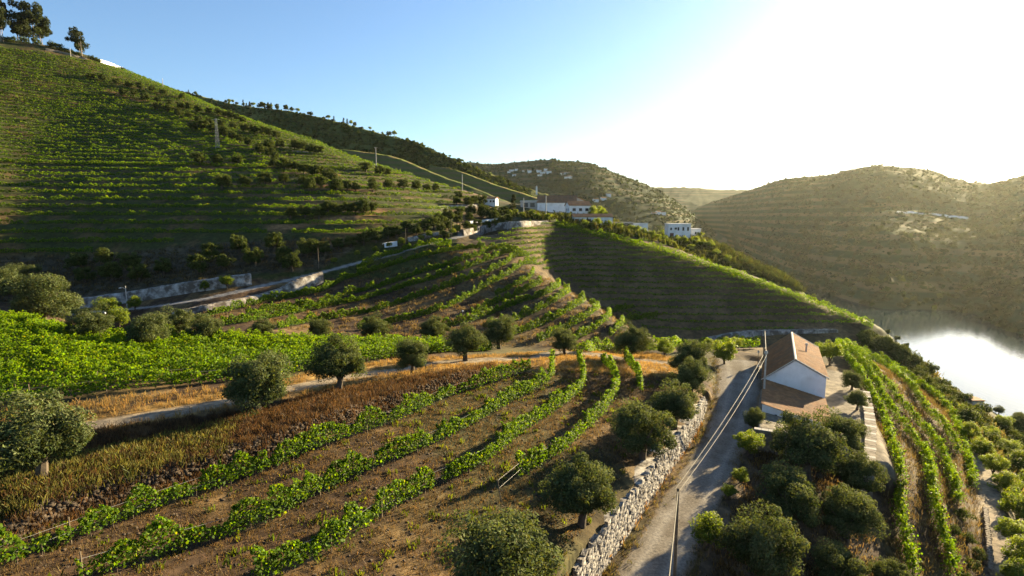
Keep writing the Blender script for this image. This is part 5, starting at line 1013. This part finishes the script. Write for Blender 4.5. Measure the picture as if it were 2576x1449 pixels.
Zs_ = [(430, 800), (700, 760), (900, 690), (1080, 618), (1240, 620), (1350, 690), (1510, 765), (1620, 845), (1420, 880), (900, 845)]
P = sample_zone(Zs_, 2200, 100, 200, 5); dn, _, _, _ = seg_dist(P[:, 0], P[:, 1], np.vstack([resample(r_, 4) for r_ in rowsB[:1]]))
keep = np.ones(len(P), bool)
for r_ in rowsB:
    dn, _, _, _ = seg_dist(P[:, 0], P[:, 1], resample(r_, 3)); keep &= dn > .9
blades(P[keep], 12, .5, .38, .09, (.075, .058, .026), (.19, .135, .052), 'dry_grass_tufts', 'golden dry grass tufts on the banks between spur rows', 'grass', 5, droop=.5)
blades(sample_zone([(2110, 860), (2215, 865), (2460, 1110), (2480, 1500), (2230, 1500), (2200, 1050)], 3600, 40, 125, 6, offroad), 10, .42, .3, .045, (.060, .050, .022), (.145, .105, .042), 'dry_weeds', 'golden weeds between the vine rows on the river slope', 'weeds', 6)
blades(sample_zone([(1850, 1150), (1960, 1090), (2190, 1140), (2190, 1600), (1750, 1600), (1810, 1300)], 1600, 20, 70, 7, offroad), 8, .3, .25, .06, (.07, .05, .025), (.17, .12, .05), 'orchard_weeds', 'thin dry weeds under the orchard olives', 'weeds', 7)
blades(sample_zone([(1430, 1449), (1600, 1250), (1750, 1060), (1780, 1080), (1660, 1300), (1500, 1600), (1380, 1600)], 900, 20, 75, 9, offroad), 8, .4, .2, .06, (.10, .055, .025), (.22, .13, .05), 'bank_weeds', 'brown weeds along the top of the rubble wall', 'weeds', 9)
blades(sample_zone([(2160, 830), (2300, 900), (2460, 1040), (2600, 1100), (2600, 1300), (2420, 1090), (2250, 900)], 3000, 60, 260, 10), 8, .9, .6, .3, (.05, .055, .018), (.15, .13, .04), 'slope_scrub', 'rough grass and low scrub on the river slope', 'scrub', 10)
blades(sample_zone([(-200, 660), (300, 640), (700, 600), (900, 610), (820, 670), (640, 688), (200, 745), (-200, 780)], 2200, 110, 190, 11), 7, .5, .4, .14, (.045, .038, .02), (.12, .095, .04), 'bank_scrub', 'thin scrub on the dark bank above the upper wall', 'scrub', 11)
blades(sample_zone([(1260, 540), (1450, 545), (1800, 600), (2050, 740), (1700, 640), (1400, 562)], 2600, 205, 330, 12), 8, 1.6, 1.0, .6, (.03, .04, .013), (.08, .085, .026), 'estate_scrub', 'dark undergrowth around the winery gardens', 'scrub', 12, 'olive')
e_ = []; rr_ = np.random.default_rng(91)
for sgn in (-1, 1):
    i_ = rr_.integers(0, len(road), 420); of = sgn*(rhw[i_]*(.88+.3*rr_.random(420))); Tn = np.gradient(road[:, :2], axis=0); Tn /= np.linalg.norm(Tn, axis=1)[:, None]; e_.append(np.c_[road[i_, 0]+Tn[i_, 1]*of+rr_.normal(size=420)*.3, road[i_, 1]-Tn[i_, 0]*of+rr_.normal(size=420)*.3, np.zeros(420)])
e_ = np.vstack(e_); e_ = e_[house_local(e_[:, 0], e_[:, 1])[0] < -5.2]
blades(on_ground(e_), 9, .22, .14, .035, (.05, .055, .02), (.17, .13, .05), 'verge_weeds', 'weeds creeping in along both edges of the gravel lane', 'weeds', 92)
# ------------------------------------------------------------------ haze: one closed box of even, thin air round everything
m, t = newmat('haze'); out = N(t, 'ShaderNodeOutputMaterial'); pv = N(t, 'ShaderNodeVolumePrincipled'); pv.inputs['Color'].default_value = (.93, .97, .82, 1); pv.inputs['Density'].default_value = .000018; pv.inputs['Anisotropy'].default_value = .65
t.links.new(pv.outputs[0], out.inputs['Volume']); M['haze'] = m
b = MB(); b.box((600, 1900, 65), (6000, 4600, 330)); h = b.build('haze', M['haze']); tag(h, 'thin pale evening haze filling the river valley', 'haze', kind='stuff')
